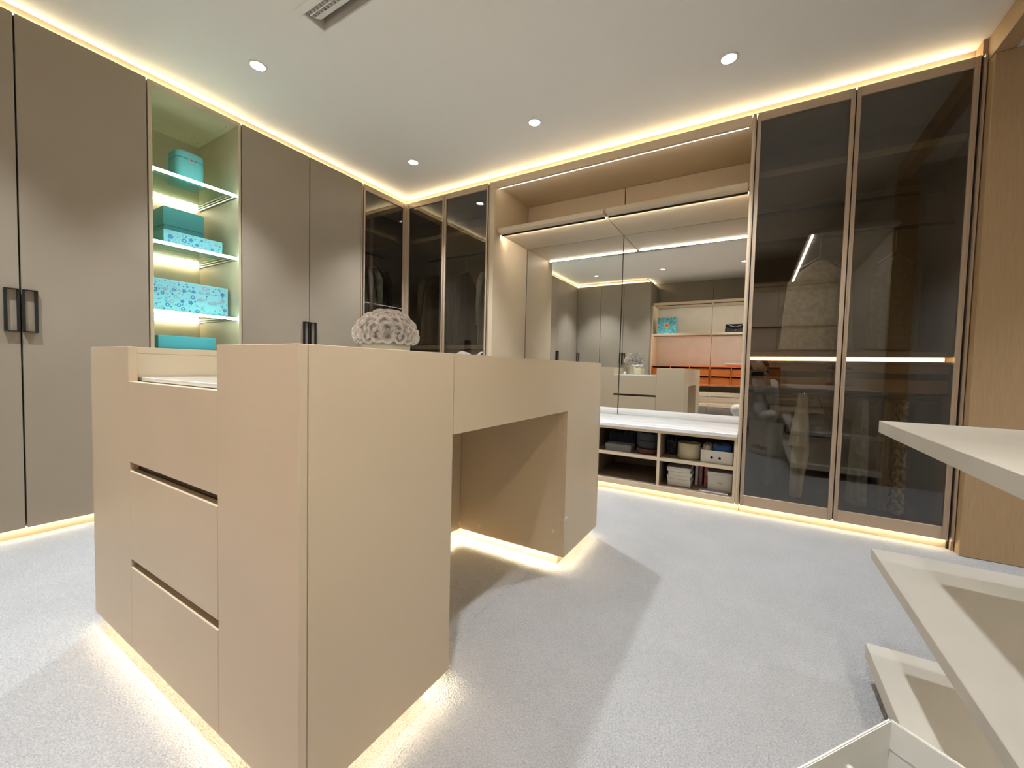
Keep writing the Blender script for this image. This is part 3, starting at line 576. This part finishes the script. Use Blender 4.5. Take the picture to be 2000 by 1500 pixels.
strip(IXK - 0.02, IX1 - 0.05, IYL + 0.026, IYL + 0.034, LEDTK); strip(IXK - 0.02, IX1 - 0.05, IYK - 0.034, IYK - 0.026, LEDTK); strip(IXK - 0.034, IXK - 0.026, IYK, IYL, LEDTK)

# ------------------------------------------------------------------ rose bowl
ZTR = IZR + 0.0112
BXc, BYc = 1.560, -1.623
t = thing('rose_bowl', 'dome of pale blush roses in a round cream bowl on the island', 'flowers', (BXc, BYc, ZTR))
obj('bowl', lathe([(0.0, 0.0), (0.085, 0.0), (0.088, 0.004), (0.104, 0.13), (0.105, 0.152), (0.100, 0.152), (0.097, 0.12)], (BXc, BYc, ZTR), 40), CREAM, t, True)
obj('foam', lathe([(0.096, 0.12), (0.104, 0.160), (0.106, 0.185), (0.082, 0.235), (0.0, 0.262)], (BXc, BYc, ZTR), 24), GREEN, t, True)
def petal_ring(r0, h, n, ph, flare, close=0.0, wid=1.5):
    def mkfn(a0):
        def fn(u, v):
            a = a0 + (u - .5) * (2 * math.pi / n * wid); w2 = (2 * u - 1)
            rr_ = r0 * (0.45 + 0.55 * math.sin(min(1.0, v * 1.35) * math.pi / 2)) - close * r0 * max(0.0, v - .55) / .45 + flare * v ** 4 + r0 * 0.10 * (u - .5)
            z = h * (v ** 1.1) * (1 - 0.26 * w2 ** 4 - 0.05 * w2 * w2) - flare * 0.9 * max(0.0, v - .78) / .22 * (1 - w2 * w2 * .5)
            return (rr_ * math.cos(a), rr_ * math.sin(a), z)
        return fn
    return [smoothgrid(mkfn(ph + 2 * math.pi * k / n), 7, 7) for k in range(n)]
ROSES = []
for sd in range(3):
    rs_ = [lathe([(0.0, 0.0), (0.007, 0.004), (0.0075, 0.014), (0.0, 0.020)], seg=10)]
    for (r0, h, n, fl, cl) in ((0.0052, 0.0290, 2, 0.0, 0.55), (0.0095, 0.0300, 3, 0.0, 0.38), (0.0140, 0.0300, 3, 0.0006, 0.18), (0.0190, 0.0280, 4, 0.0030, 0.0), (0.0235, 0.0240, 5, 0.0055, 0.0), (0.0265, 0.0185, 5, 0.0075, 0.0)):
        rs_ += petal_ring(r0, h, n, sd * 1.3 + n * .7 + r0 * 190, fl, cl)
    me = mesh('rose', rs_, True); me.materials.append(PETAL); ROSES.append(me)
pts = []; rows = [(0.0, 1), (0.38, 6), (0.74, 11), (1.10, 15), (1.42, 17), (1.68, 17)]
for th, n in rows:
    for k in range(n):
        pts.append((th + random.uniform(-.03, .03), 2 * math.pi * (k + (0.5 if n % 2 else 0)) / n + th * 1.7 + random.uniform(-.05, .05)))
for k, (th, ph) in enumerate(pts):
    d = Vector((math.sin(th) * math.cos(ph), math.sin(th) * math.sin(ph), math.cos(th)))
    o = link('rose', ROSES[k % 3], None, t, keep=False)
    base = Vector((d.x * 0.114, d.y * 0.114, 0.184 + d.z * 0.088))
    o.location = base; o.rotation_euler = d.to_track_quat('Z', 'Y').to_euler(); sc = random.uniform(0.92, 1.06); o.scale = (sc, sc, sc)
# vase and small ball in the tray
t = thing('candle_jar', 'cream jar with crumpled white tissue in the island tray, behind the roses', 'jar', (1.705, -1.205, ZTR))
obj('jar_body', lathe([(0, 0), (0.046, 0), (0.049, 0.004), (0.049, 0.092), (0.046, 0.096), (0.043, 0.092), (0.043, 0.02), (0, 0.02)], (1.705, -1.205, ZTR), 32), mat('pale_yellow_glass', (0.66, 0.60, 0.40), 0.25), t, True)
obj('tissue', smoothgrid(lambda u, v: (1.705 + (0.03 + 0.035 * v) * math.cos(6.283 * u) * (1 + .25 * math.sin(5 * 6.283 * u)), -1.205 + (0.028 + 0.03 * v) * math.sin(6.283 * u), ZTR + 0.09 + 0.028 * v + 0.012 * v * math.sin(3 * 6.283 * u)), 40, 5, True), WHITE, t, True)
o = obj('ball_ornament', lathe([(0.018 * math.sin(math.pi * k / 10), 0.018 - 0.018 * math.cos(math.pi * k / 10)) for k in range(11)], (1.605, -0.985, ZTR), 20), WHITE, None, True); tag(o, 'small white ball on the island tray, seen in the mirror', 'ornament')

# ------------------------------------------------------------------ shelving on the wall behind the camera (seen in the mirror)
t = thing('shelving_unit', 'pale open shelving reflected in the mirror, with panelled back', 'shelves', (2.4, -3.8, 0))
XE = 3.295; XS = [XT3 + 0.004, 2.312, 3.25, 3.89]
for a, b in zip(XS, XS[1:]):
    obj('back_panel', box(a + 0.003, b - 0.003, YL2 - 0.018, YL2, 0.10, 2.05), PALE, t); obj('upper_panel', box(a + 0.003, b - 0.003, YL2 - 0.018, YL2 + 0.001, 2.055, H - 0.002), LACD, t)
obj('backing', box(XS[0], XS[-1], YL2 - 0.03, YL2 - 0.019, 0.0, H - 0.002), DARK, t)
obj('side_panel', box(XT3 + 0.003, XT3 + 0.022, YL2 + 0.001, YSF + 0.004, 0.0, 2.05, BV), LAC, t)
LEDF = led('led_far_shelf', (1.0, 0.94, 0.84), L_ALC * 0.9)
def far_shelf(z, th, a=XT3 + 0.023, b=3.88, lit=True):
    xm = 2.352
    for p, q in ((a, xm - 0.002), (xm + 0.002, b)):
        s = obj('shelf_board', [box(p, q, YSF - 0.09, YSF, z - th, z, BV), box(p, q, YL2 + 0.002, YSF - 0.096, z - th + 0.004, z, BV)], LAC, t)
        if lit:
            obj('light_profile', box(p + 0.01, q - 0.01, YSF - 0.070, YSF - 0.064, z - th - 0.011, z - th - 0.0005), BLACK, s)
            obj('led_strip', box(p + 0.012, q - 0.012, YSF - 0.0728, YSF - 0.0702, z - th - 0.010, z - th - 0.0015), LEDF, s)
far_shelf(2.086, 0.038); far_shelf(1.541, 0.036); far_shelf(0.541, 0.068); far_shelf(0.348, 0.053)
obj('organiser_ledge', box(XT3 + 0.023, XE, YL2 + 0.002, YSF - 0.06, 0.640, 0.6615, BV), LAC, t)
obj('base_panel', [box(XT3 + 0.023, 2.30, -3.72, -3.70, 0.0, 0.290), box(2.306, 3.88, -3.72, -3.70, 0.0, 0.290)], DARK, t)
def organiser(label, x0, x1, ncol):
    t = thing('drawer_organiser', label, 'organiser', ((x0 + x1) / 2, -3.7, 0.662), 'orange organisers on the far shelves')
    y0, y1, z0, z1 = -3.93, YSF - 0.005, 0.662, 0.978; fr = [box(x0, x1, y0, y1, z0, z0 + 0.014, BV), box(x0, x1, y0, y1, z1 - 0.014, z1, BV), box(x0, x1, y0, y0 + 0.006, z0, z1)]
    cw = (x1 - x0) / ncol; zm = (z0 + z1) / 2
    for k in range(ncol + 1): fr.append(box(max(x0, x0 + k * cw - 0.006), min(x1, x0 + k * cw + 0.006), y0, y1, z0 + 0.014, z1 - 0.014))
    fr.append(box(x0, x1, y0, y1, zm - 0.006, zm + 0.006)); obj('frame', fr, ORANGE, t)
    for k in range(ncol):
        for za, zb in ((z0 + 0.014, zm - 0.006), (zm + 0.006, z1 - 0.014)):
            obj('drawer', box(x0 + k * cw + 0.010, x0 + (k + 1) * cw - 0.012, y0 + 0.01, y1 - 0.02, za + 0.001, zb - 0.026, BV), ORANGED, t)
organiser('orange leather drawer organiser in the mirror, left one, partly hidden by the island', 1.412, 2.345, 3)
organiser('orange leather drawer organiser in the mirror, right one, under the pink books', 2.358, 3.29, 3)
t = lidded_box('gift_box', 'square turquoise leaf-patterned box with red medallion, on the reflected shelf', 1.47, 1.785, -3.66, -3.50, 1.5415, 1.825, LEAFP, 0.35, 0.001)
obj('medallion', [tube([(1.628, -3.4995, 1.685), (1.628, -3.498, 1.685)], 0.046, 24)], mat('yellow_print', (0.55, 0.60, 0.25), 0.6), t); obj('medallion', [tube([(1.628, -3.4975, 1.685), (1.628, -3.4965, 1.685)], 0.034, 24)], mat('coral_print', (0.62, 0.16, 0.08), 0.6), t)
t = thing('handbag', 'black quilted flap handbag with gold clasp on the reflected shelf', 'handbag', (2.70, -3.56, 1.541))
obj('bag_body', prism([(-.148, 0), (.148, 0), (.155, .02), (.150, .11), (.135, .14), (-.135, .14), (-.150, .11), (-.155, .02)], lambda u, v, w: (2.70 + u, w, 1.5415 + v), -3.62, -3.53), SEQ, t)
obj('flap', prism([(-.15, .135), (.15, .135), (.14, .09), (.0, .045), (-.14, .09)], lambda u, v, w: (2.70 + u, w, 1.5425 + v), -3.53, -3.522), C_BLACK, t); obj('clasp', box(2.685, 2.715, -3.522, -3.514, 1.573, 1.592, 0.002), GOLD, t)
obj('chain', tube([(2.58, -3.52, 1.68), (2.63, -3.515, 1.65), (2.70, -3.513, 1.632), (2.77, -3.515, 1.65), (2.82, -3.52, 1.68)], 0.004, 6), SILVER, t)
for k, (a, b, z0, z1, m_, lb) in enumerate(((2.60, 2.90, 0.979, 0.998, ORANGE, 'orange box under the pink book on the right organiser'), (2.572, 2.90, 0.9985, 1.018, mat('pink_book', (0.72, 0.36, 0.30), 0.6), 'pink book between the orange box and the white book'), (2.568, 2.90, 1.0185, 1.040, WHITE, 'white book on top of the pink book above the orange organiser'))):
    if k == 0: lidded_box('gift_box', lb, a, b, -3.72, -3.50, z0, z1, m_, 0.5, 0.001)
    else:
        b_ = thing('book', lb, 'book', (2.74, -3.6, z0)); obj('cover', [box(a, b, -3.72, -3.49, z0, z0 + 0.002), box(a, b, -3.72, -3.49, z1 - 0.002, z1), box(a, b, -3.492, -3.49, z0, z1)], m_, b_); obj('pages', box(a + 0.003, b - 0.003, -3.717, -3.4925, z0 + 0.0022, z1 - 0.0022), WHITE, b_)

# ------------------------------------------------------------------ floating shelves along the right wall
LEDSL = led('led_low_shelf', (1.0, 0.94, 0.84), L_ALC * 0.24)
for z0, z1, lb in ((0.7202, 0.7535, 'pale floating shelf board on the right, topmost, crossing the dark glass'), (0.3553, 0.3841, 'pale floating shelf board on the right, middle one above the carpet'), (0.060, 0.1046, 'pale thick shelf board on the right, lowest, just above the carpet')):
    tg = thing('floating_shelf', lb, 'shelf', (3.6, -2.3, z0)); obj('board', box(SX, 3.898, -3.30, SY, z0, z1, 0.0012), SLAB, tg)
    if z0 > 0.1:
        obj('light_profile', box(SX + 0.070, SX + 0.076, -3.29, SY - 0.03, z0 - 0.011, z0 - 0.0003), BLACK, tg)
        obj('led_strip', box(SX + 0.0762, SX + 0.0788, -3.28, SY - 0.04, z0 - 0.010, z0 - 0.001), LEDSL, tg)
o = thing('upper_shelf', 'pale shelf board high on the right wall with light strip beneath', 'shelf', (3.6, -2.3, 2.05)); obj('board', box(3.33, 3.898, -3.30, -1.29, 2.05, 2.085, BV), SLAB, o)
for a, b in ((-3.28, -2.80), (-2.78, -2.06), (-2.04, -1.31)): obj('led_strip', box(3.352, 3.364, a, b, 2.043, 2.0495), LEDA, o)

# ------------------------------------------------------------------ white carrier bag near the lens
c0 = Vector((3.178, -2.072, 0)); e1 = Vector((-0.54, -0.84, 0)); e2 = Vector((0.80, -0.60, 0)).normalized(); e1 = Vector((-0.60, -0.80, 0))
HB = 0.357; Lw, Dp = 0.36, 0.115
t = thing('carrier_bag', 'open white card carrier bag with rope handle and red lettering, by the low shelves', 'bag', (3.10, -2.25, 0))
P0, P1, P2, P3 = c0, c0 + e1 * Lw, c0 + e1 * Lw + e2 * Dp, c0 + e2 * Dp
def wall(a, b, n, z0=0.001, z1=HB, th=0.0022):
    def f(bm):
        t2 = bmesh.new(); q = [a, b, b + n * th, a + n * th]; A = [t2.verts.new((p.x, p.y, z0)) for p in q]; B = [t2.verts.new((p.x, p.y, z1)) for p in q]
        t2.faces.new(A[::-1]); t2.faces.new(B)
        for i in range(4): t2.faces.new((A[i], A[(i + 1) % 4], B[(i + 1) % 4], B[i]))
        merge(bm, t2)
    return f
obj('bag_body', [wall(P0, P1, e2), wall(P3, P0, e1), wall(P2, P3, -e2), wall(P1, P2, -e1)], BAGW, t)
obj('bag_base', wall(P0, P1, e2, 0.001, 0.004, Dp), BAGW, t)
obj('inner_hem', [wall(P0 + e2 * .0024, P1 + e2 * .0024, e2, HB - 0.045, HB - 0.001, 0.0012), wall(P3 + e1 * .0024, P0 + e1 * .0024, e1, HB - 0.045, HB - 0.001, 0.0012)], BAGW, t)
for off, nm in ((e2 * 0.006, 1), (e2 * (Dp - 0.006), -1)):
    q1, q2 = c0 + e1 * 0.11 + off, c0 + e1 * 0.25 + off; mm = (q1 + q2) / 2
    obj('rope_handle', tube([(q1.x, q1.y, HB - 0.03), (q1.x + e2.x * .006 * nm, q1.y + e2.y * .006 * nm, HB - 0.05), (mm.x + e2.x * .03 * nm, mm.y + e2.y * .03 * nm, HB - 0.13), (q2.x + e2.x * .006 * nm, q2.y + e2.y * .006 * nm, HB - 0.05), (q2.x, q2.y, HB - 0.03)], 0.004, 8), BAGW, t, True)
cu = bpy.data.curves.new('lettering', 'FONT'); cu.body = 'MaxMara'; cu.size = 0.062; cu.align_x = 'CENTER'; cu.extrude = 0.0004
tx = bpy.data.objects.new('lettering_tmp', cu); me = bpy.data.meshes.new_from_object(tx); bpy.data.objects.remove(tx); me.name = 'lettering'
n_out = -e2; xdir = -e1 if (Vector((0, 0, 1)).cross(n_out)).dot(-e1) > 0 else e1
lt = link('lettering', me, INK, t, keep=False); pc = c0 + e1 * 0.19 + n_out * 0.0006
Mw = Matrix(((xdir.x, 0, n_out.x, pc.x), (xdir.y, 0, n_out.y, pc.y), (0, 1, 0, 0.06), (0, 0, 0, 1))); lt.matrix_parent_inverse = WM(t).inverted(); lt.matrix_basis = Mw

# ------------------------------------------------------------------ hanging clothes
def garment(name, label, c, ztop, zbot, hw, hd, m, rz=0.0, rod=None, sleeves=True, seed=0, flare=1.1, cat='clothes'):
    rnd = random.Random(seed); ph = rnd.uniform(0, 6); ca, sa = math.cos(rz), math.sin(rz)
    t = thing(name, label, cat, (c[0], c[1], zbot))
    R2 = lambda x, y, z: (c[0] + x * ca - y * sa, c[1] + x * sa + y * ca, z)
    def fn(u, v):
        a = 2 * math.pi * u; z = ztop + (zbot - ztop) * max(0, (v - .06) / .94)
        w_ = hw * (0.28 + 0.72 * min(1, v / .16) ** .55) * (1 + (flare - 1) * v); d_ = hd * (0.45 + .55 * min(1, v / .2)) * (1 + .3 * v)
        rip = 1 + (0.10 * v) * math.sin(9 * a + ph) + 0.06 * v * math.sin(5 * a + ph * 2)
        drop = 0.05 * (abs(math.cos(a)) ** 2) * (1 - min(1, v / .16)) * 0
        zz = z - (0.07 * abs(math.cos(a)) ** 1.5 if v <= .16 else 0.07 * abs(math.cos(a)) ** 1.5 * max(0, (1 - (v - .16) / .3)))
        return R2(w_ * math.cos(a) * rip, d_ * math.sin(a) * rip, zz)
    obj('garment', smoothgrid(fn, 48, 26, True), m, t, True)
    if sleeves:
        for s in (-1, 1):
            obj('sleeve', tube([R2(s * hw * .80, 0, ztop - 0.075), R2(s * hw * 1.05, 0.0, ztop - 0.16), R2(s * hw * 1.10, 0.005, ztop - 0.34), R2(s * hw * 1.06, 0.01, ztop - 0.54)], [hd * .7, hd * .75, hd * .62, hd * .55], 14), m, t, True)
    hk = rod if rod else ztop + 0.1
    obj('hanger', [tube([R2(-hw * .8, 0, ztop - 0.055), R2(0, 0, ztop + 0.015), R2(hw * .8, 0, ztop - 0.055)], 0.006, 6), tube([R2(0, 0, ztop + 0.01), R2(0, 0, hk - 0.02), R2(0, 0.016, hk + 0.004), R2(0, 0, hk + 0.016), R2(0, -0.016, hk + 0.002)], 0.003, 6)], SILVER, t)
    return t
garment('hanging_coat', 'dark grey wool coat hanging in the corner glass wardrobe, nearer the beige doors', (-0.30, -0.35), 1.84, 0.75, 0.19, 0.035, C_GREY, 0.05, 1.975, seed=1)
garment('hanging_coat', 'grey-green quilted coat hanging in the corner glass wardrobe, middle one', (-0.30, -0.24), 1.84, 0.72, 0.20, 0.045, mat('quilted_grey', (0.36, 0.38, 0.36), 0.8, var=0.3, vscale=18, bump=0.6, bscale=30), -0.04, 1.975, seed=2)
garment('hanging_coat', 'charcoal coat hanging in the corner glass wardrobe, nearest the corner', (-0.30, -0.12), 1.84, 0.80, 0.19, 0.04, cloth('charcoal_wool', (0.07, 0.07, 0.075)), 0.03, 1.975, seed=3)
garment('hanging_coat', 'taupe coat hanging behind the left pane of the back glass wardrobe', (0.13, 0.30), 1.80, 1.09, 0.19, 0.045, cloth('taupe_wool', (0.24, 0.20, 0.15)), 1.52, 1.975, seed=4)
garment('hanging_dress', 'dark plum dress hanging in the middle of the back glass wardrobe', (0.52, 0.30), 1.80, 1.09, 0.17, 0.04, cloth('plum_cloth', (0.06, 0.04, 0.045)), 1.6, 1.975, sleeves=False, seed=5)
garment('hanging_dress', 'slate grey dress hanging in the back glass wardrobe, nearest the alcove', (0.83, 0.30), 1.80, 1.09, 0.18, 0.045, C_SLATE, 1.55, 1.975, seed=6)
garment('hanging_shirt', 'cream tee on a hanger behind the left pane of the right wardrobe', (3.29, 0.13), 1.56, 1.03, 0.155, 0.04, C_CREAM, 0.12, 1.72, sleeves=False, seed=7)
garment('hanging_shirt', 'beige blouse on a hanger behind the right pane of the right wardrobe', (3.63, 0.15), 1.56, 1.03, 0.12, 0.04, cloth('beige_silk', (0.34, 0.28, 0.18)), 0.5, 1.72, sleeves=False, seed=8)
obj('hanging_rod', tube([(XG0 + 0.02, 0.14, 1.70), (XG2 - 0.02, 0.14, 1.70)], 0.010, 10), BLACK, g3)
def skirtlike(name, label, x, y, ztop, zbot, hw, hd, m, seed, cat='clothes'):
    rnd = random.Random(seed); ph = rnd.uniform(0, 6)
    t = thing(name, label, cat, (x, y, zbot))
    def fn(u, v):
        a = 2 * math.pi * u; w_ = hw * (.55 + .45 * v ** .6); rip = 1 + .12 * math.sin(6 * a + ph) * (.4 + .6 * v)
        return (x + w_ * math.cos(a) * rip, y + hd * math.sin(a) * rip, ztop + (zbot - ztop) * v)
    obj('garment', smoothgrid(fn, 40, 20, True), m, t, True)
    obj('hanger_clip', [box(x - hw * .6, x + hw * .6, y - .006, y + .006, ztop - .012, ztop + .006, .002), tube([(x, y, ztop), (x, y, 0.775), (x, y + .016, 0.783), (x, y, 0.79)], 0.003, 6)], SILVER, t)
skirtlike('hanging_dress', 'long slate dress hanging low behind the right pane, left of the fur', 3.525, 0.17, 0.735, 0.14, 0.045, 0.10, C_SLATE, 31)
skirtlike('hanging_dress', 'long beige dress hanging low behind the right pane, beside the fur', 3.622, 0.19, 0.735, 0.13, 0.035, 0.11, cloth('faded_beige', (0.30, 0.25, 0.19)), 32)
skirtlike('hanging_fur', 'mottled brown and cream fur hanging low in the right glass wardrobe', 3.70, 0.17, 0.745, 0.12, 0.028, 0.10, C_FUR, 33)
skirtlike('hanging_trousers', 'pale trousers hanging low behind the left pane, beside the frame', 3.10, 0.22, 0.735, 0.16, 0.045, 0.08, cloth('stone_cotton', (0.25, 0.22, 0.18)), 34)
t = thing('hanging_scarf', 'long cream scarf draped over the low rod behind the left pane', 'scarf', (3.25, 0.25, 0.12))
def scarf(x, y, zt, zb, w0, w1, w2, ph):
    def fn(u, v):
        w_ = w0 + (w1 - w0) * min(1, v / .55) if v < .55 else w1 + (w2 - w1) * (v - .55) / .45
        xx = (u - .5) * 2 * w_; return (x + xx + .012 * math.sin(3 * v + ph), y + .010 * math.sin(u * 9 + ph) * (.3 + v), zt + (zb - zt) * v)
    return smoothgrid(fn, 18, 24)
STR = mat('cream_scarf', (0.93, 0.86, 0.70), 0.9, spec=0.1, bump=0.3, bscale=300)
o1 = obj('front_flap', scarf(3.225, 0.105, 0.765, 0.44, 0.012, 0.042, 0.046, 0.3), STR, t, True); o2 = obj('back_flap', scarf(3.24, 0.125, 0.765, 0.12, 0.012, 0.045, 0.03, 1.2), STR, t, True)
for o in (o1, o2): md = o.modifiers.new('thick', 'SOLIDIFY'); md.thickness = 0.004
t = thing('sequin_bag', 'black sequinned bag with strap hanging behind the cream scarf', 'bag', (3.31, 0.24, 0.45))
def sb_(u, v):
    a = 2 * math.pi * u; b = math.pi * v; n = .8; rx, ry, rz = 0.125, 0.055, 0.10
    return (3.31 + rx * math.copysign(abs(math.sin(b)) ** n, 1) * math.cos(a), 0.24 + ry * math.sin(b) * math.sin(a), 0.545 - rz * math.cos(b) * (1 - .15 * math.cos(a) ** 2))
obj('bag_body', smoothgrid(sb_, 36, 18, True), SEQ, t, True); obj('strap', tube([(3.20, 0.24, 0.57), (3.17, 0.22, 0.55), (3.165, 0.21, 0.51), (3.20, 0.21, 0.50)], 0.006, 6), BLACK, t, True); obj('strap', tube([(3.24, 0.24, 0.61), (3.31, 0.178, 0.77), (3.38, 0.24, 0.61)], 0.005, 6), BLACK, t, True)

# ------------------------------------------------------------------ photographer crouching behind the lens (knee shows in the mirror)
def ball(c, r, sx=1, sy=1, sz=1, n=16):
    return smoothgrid(lambda u, v: (c[0] + r * sx * math.sin(math.pi * (.001 + .998 * v)) * math.cos(2 * math.pi * u), c[1] + r * sy * math.sin(math.pi * (.001 + .998 * v)) * math.sin(2 * math.pi * u), c[2] - r * sz * math.cos(math.pi * (.001 + .998 * v))), n, n // 2 + 2, True)
def limb(pts, rs, n=12):
    out = [tube(pts, rs, n)]
    for p, r in zip(pts, rs): out.append(ball(p, r, n=12))
    return out
def fused(name, shapes, m, parent, vox=0.007, it=4):
    o = obj(name, shapes, m, parent, True)
    bm = bmesh.new(); bm.from_mesh(o.data); bmesh.ops.holes_fill(bm, edges=[e for e in bm.edges if e.is_boundary]); bm.to_mesh(o.data); bm.free()
    md = o.modifiers.new('fuse', 'REMESH'); md.mode = 'VOXEL'; md.voxel_size = vox; md.use_smooth_shade = True
    sm = o.modifiers.new('relax', 'SMOOTH'); sm.iterations = it; sm.factor = 0.5
    return o
C0 = Vector((CX, CY, CZ)); FH = Vector((Fv.x, Fv.y, 0)).normalized(); RH_ = Vector((FH.y, -FH.x, 0))
t = thing('person', 'person crouching in white shirt and white trousers, holding up a phone', 'person', (2.97, -3.10, 0)); PER = t
hL, hR = Vector((2.975, -3.15, 0.29)), Vector((3.135, -3.13, 0.29)); kL, kR = Vector((2.785, -2.76, 0.335)), Vector((3.175, -2.75, 0.37)); aL, aR = Vector((2.90, -3.03, 0.085)), Vector((3.155, -3.01, 0.085))
chest, neck, head = Vector((3.06, -3.18, 0.62)), Vector((3.055, -3.14, 0.80)), Vector((3.045, -3.11, 0.955))
sL, sR = Vector((2.93, -3.15, 0.745)), Vector((3.195, -3.13, 0.745)); eL, eR = Vector((2.93, -3.005, 0.56)), Vector((3.195, -2.985, 0.58))
PHC = C0 + RH_ * 0.045 - FH * 0.017 - Vector((0, 0, 0.018))
gL, gR = PHC - RH_ * 0.085 - FH * 0.022, PHC + RH_ * 0.085 - FH * 0.022
wL, wR = gL + Vector((-0.015, -0.035, -0.06)), gR + Vector((0.015, -0.035, -0.06))
body = []
body += limb([hL, (hL + kL) / 2, kL], [0.075, 0.066, 0.048]) + limb([kL, (kL * .6 + aL * .4) + Vector((0, -.01, 0)), aL], [0.048, 0.048, 0.032])
body += limb([hR, (hR + kR) / 2, kR], [0.075, 0.066, 0.048]) + limb([kR, (kR * .6 + aR * .4) + Vector((0, -.01, 0)), aR], [0.048, 0.048, 0.032])
for a in (aL, aR): body += limb([a + Vector((0, -.03, -.04)), a + Vector((-.01, .10, -.052)), a + Vector((-.012, .17, -.062))], [0.034, 0.032, 0.022])
body += limb([(hL + hR) / 2, chest - Vector((0, 0, .12)), chest, neck - Vector((0, 0, .06)), neck], [0.12, 0.10, 0.11, 0.075, 0.045])
body += limb([neck, head - Vector((0, 0, .06))], [0.045, 0.05]) + [ball(head, 0.108, 0.76, 0.90, 1.0, 20), ball(head + FH * .03 - Vector((0, 0, .055)), 0.062, 0.85, 0.85, 0.9)]
body += limb([head + FH * .088 + Vector((0, 0, .01)), head + FH * .108 - Vector((0, 0, .028))], [0.010, 0.014])          # nose
body += limb([head + FH * .090 - RH_ * .018 - Vector((0, 0, .058)), head + FH * .096 - Vector((0, 0, .057)), head + FH * .090 + RH_ * .018 - Vector((0, 0, .058))], [0.007, 0.009, 0.007])  # lips
for s in (-1, 1): body.append(ball(head + RH_ * (.082 * s) - FH * .005 - Vector((0, 0, .012)), 0.026, 0.5, 0.9, 1.2))
for s_, e_, w_, g_, sd in ((sL, eL, wL, gL, -1), (sR, eR, wR, gR, 1)):
    body += limb([s_, (s_ + e_) / 2, e_], [0.052, 0.046, 0.038]) + limb([e_, (e_ + w_) / 2, w_], [0.038, 0.036, 0.026])
    pm = g_ - FH * .008
    body += limb([w_, pm], [0.027, 0.030])
    for k, (dz, ln) in enumerate(((0.032, .9), (0.012, 1.0), (-0.008, .95), (-0.027, .78))):      # four fingers curling round the phone's edge
        b0 = pm + Vector((0, 0, dz)); b1 = b0 + RH_ * (.012 * sd) + FH * .018 * ln; b2 = b1 - RH_ * (.012 * sd) + FH * (.010); b3 = b2 - RH_ * (.014 * sd * ln)
        body += limb([b0, b1, b2 - FH * .006, b3 - FH * .006], [0.0095, 0.009, 0.0085, 0.0075], 8)
    th0 = pm - Vector((0, 0, .02)) - FH * .012; body += limb([th0, th0 - RH_ * (.022 * sd) + Vector((0, 0, .012)), th0 - RH_ * (.042 * sd) + Vector((0, 0, .02)) + FH * .004], [0.012, 0.0105, 0.009], 8)
fused('body', body, SKIN, t, 0.006, 3)
sh = limb([(hL + hR) / 2 + Vector((0, 0, .05)), chest - Vector((0, 0, .12)), chest, neck - Vector((0, 0, .075))], [0.142, 0.128, 0.130, 0.088]) + limb([sL, sR], [0.066, 0.066])
for s_, e_, w_ in ((sL, eL, wL), (sR, eR, wR)): sh += limb([s_, (s_ + e_) / 2, e_, e_ * .45 + w_ * .55], [0.066, 0.074, 0.072, 0.058])
fused('shirt', sh, C_WHITE, t, 0.008, 4)
tr = limb([hL, hR], [0.118, 0.118])
for h_, k_, a_ in ((hL, kL, aL), (hR, kR, aR)): tr += limb([h_, (h_ + k_) / 2, k_], [0.108, 0.098, 0.080]) + limb([k_, k_ * .5 + a_ * .5 + Vector((0, -.012, 0)), a_ + Vector((0, 0, .03))], [0.080, 0.072, 0.056])
fused('trousers', tr, C_WHITE, t, 0.008, 4)
hr = [ball(head + Vector((0, 0, .022)) - FH * .022, 0.114, 0.80, 0.88, 0.92, 20), ball(head - FH * .06 - Vector((0, 0, .06)), 0.075, 0.95, 0.7, 1.3)]
fused('hair', hr, HAIR, t, 0.007, 3)
for s in (-1, 1):
    e_ = head + FH * .082 + RH_ * (.032 * s) + Vector((0, 0, .004)); ey = obj('eye', ball(e_ - FH * .006, 0.0105, 1.25, 1.25, 0.8), WHITE, t, True); obj('iris', ball(e_ + FH * .0028, 0.0052), BLACK, ey, True)
    obj('shoe', limb([(aL if s < 0 else aR) + Vector((0, -.035, -.048)), (aL if s < 0 else aR) + Vector((-.01, .10, -.055)), (aL if s < 0 else aR) + Vector((-.012, .18, -.06))], [0.036, 0.036, 0.024]), C_WHITE, t, True)
ph = thing('phone', 'black phone held level in front of the crouching person', 'phone', tuple(PHC))
rot = Matrix((( RH_.x, FH.x, 0, PHC.x), (RH_.y, FH.y, 0, PHC.y), (0, 0, 1, PHC.z), (0, 0, 0, 1)))
pb = obj('phone_body', box(-0.075, 0.075, -0.004, 0.004, -0.036, 0.036, 0.002), BLACK, ph); pb.matrix_parent_inverse = WM(ph).inverted(); pb.matrix_basis = rot
pl = obj('camera_bump', [box(-0.070, -0.034, 0.004, 0.0055, -0.002, 0.032, 0.001), tube([(-0.060, 0.0055, 0.022), (-0.060, 0.0065, 0.022)], 0.007, 12), tube([(-0.043, 0.0055, 0.008), (-0.043, 0.0065, 0.008)], 0.007, 12)], BLACK, ph); pl.matrix_parent_inverse = WM(ph).inverted(); pl.matrix_basis = rot
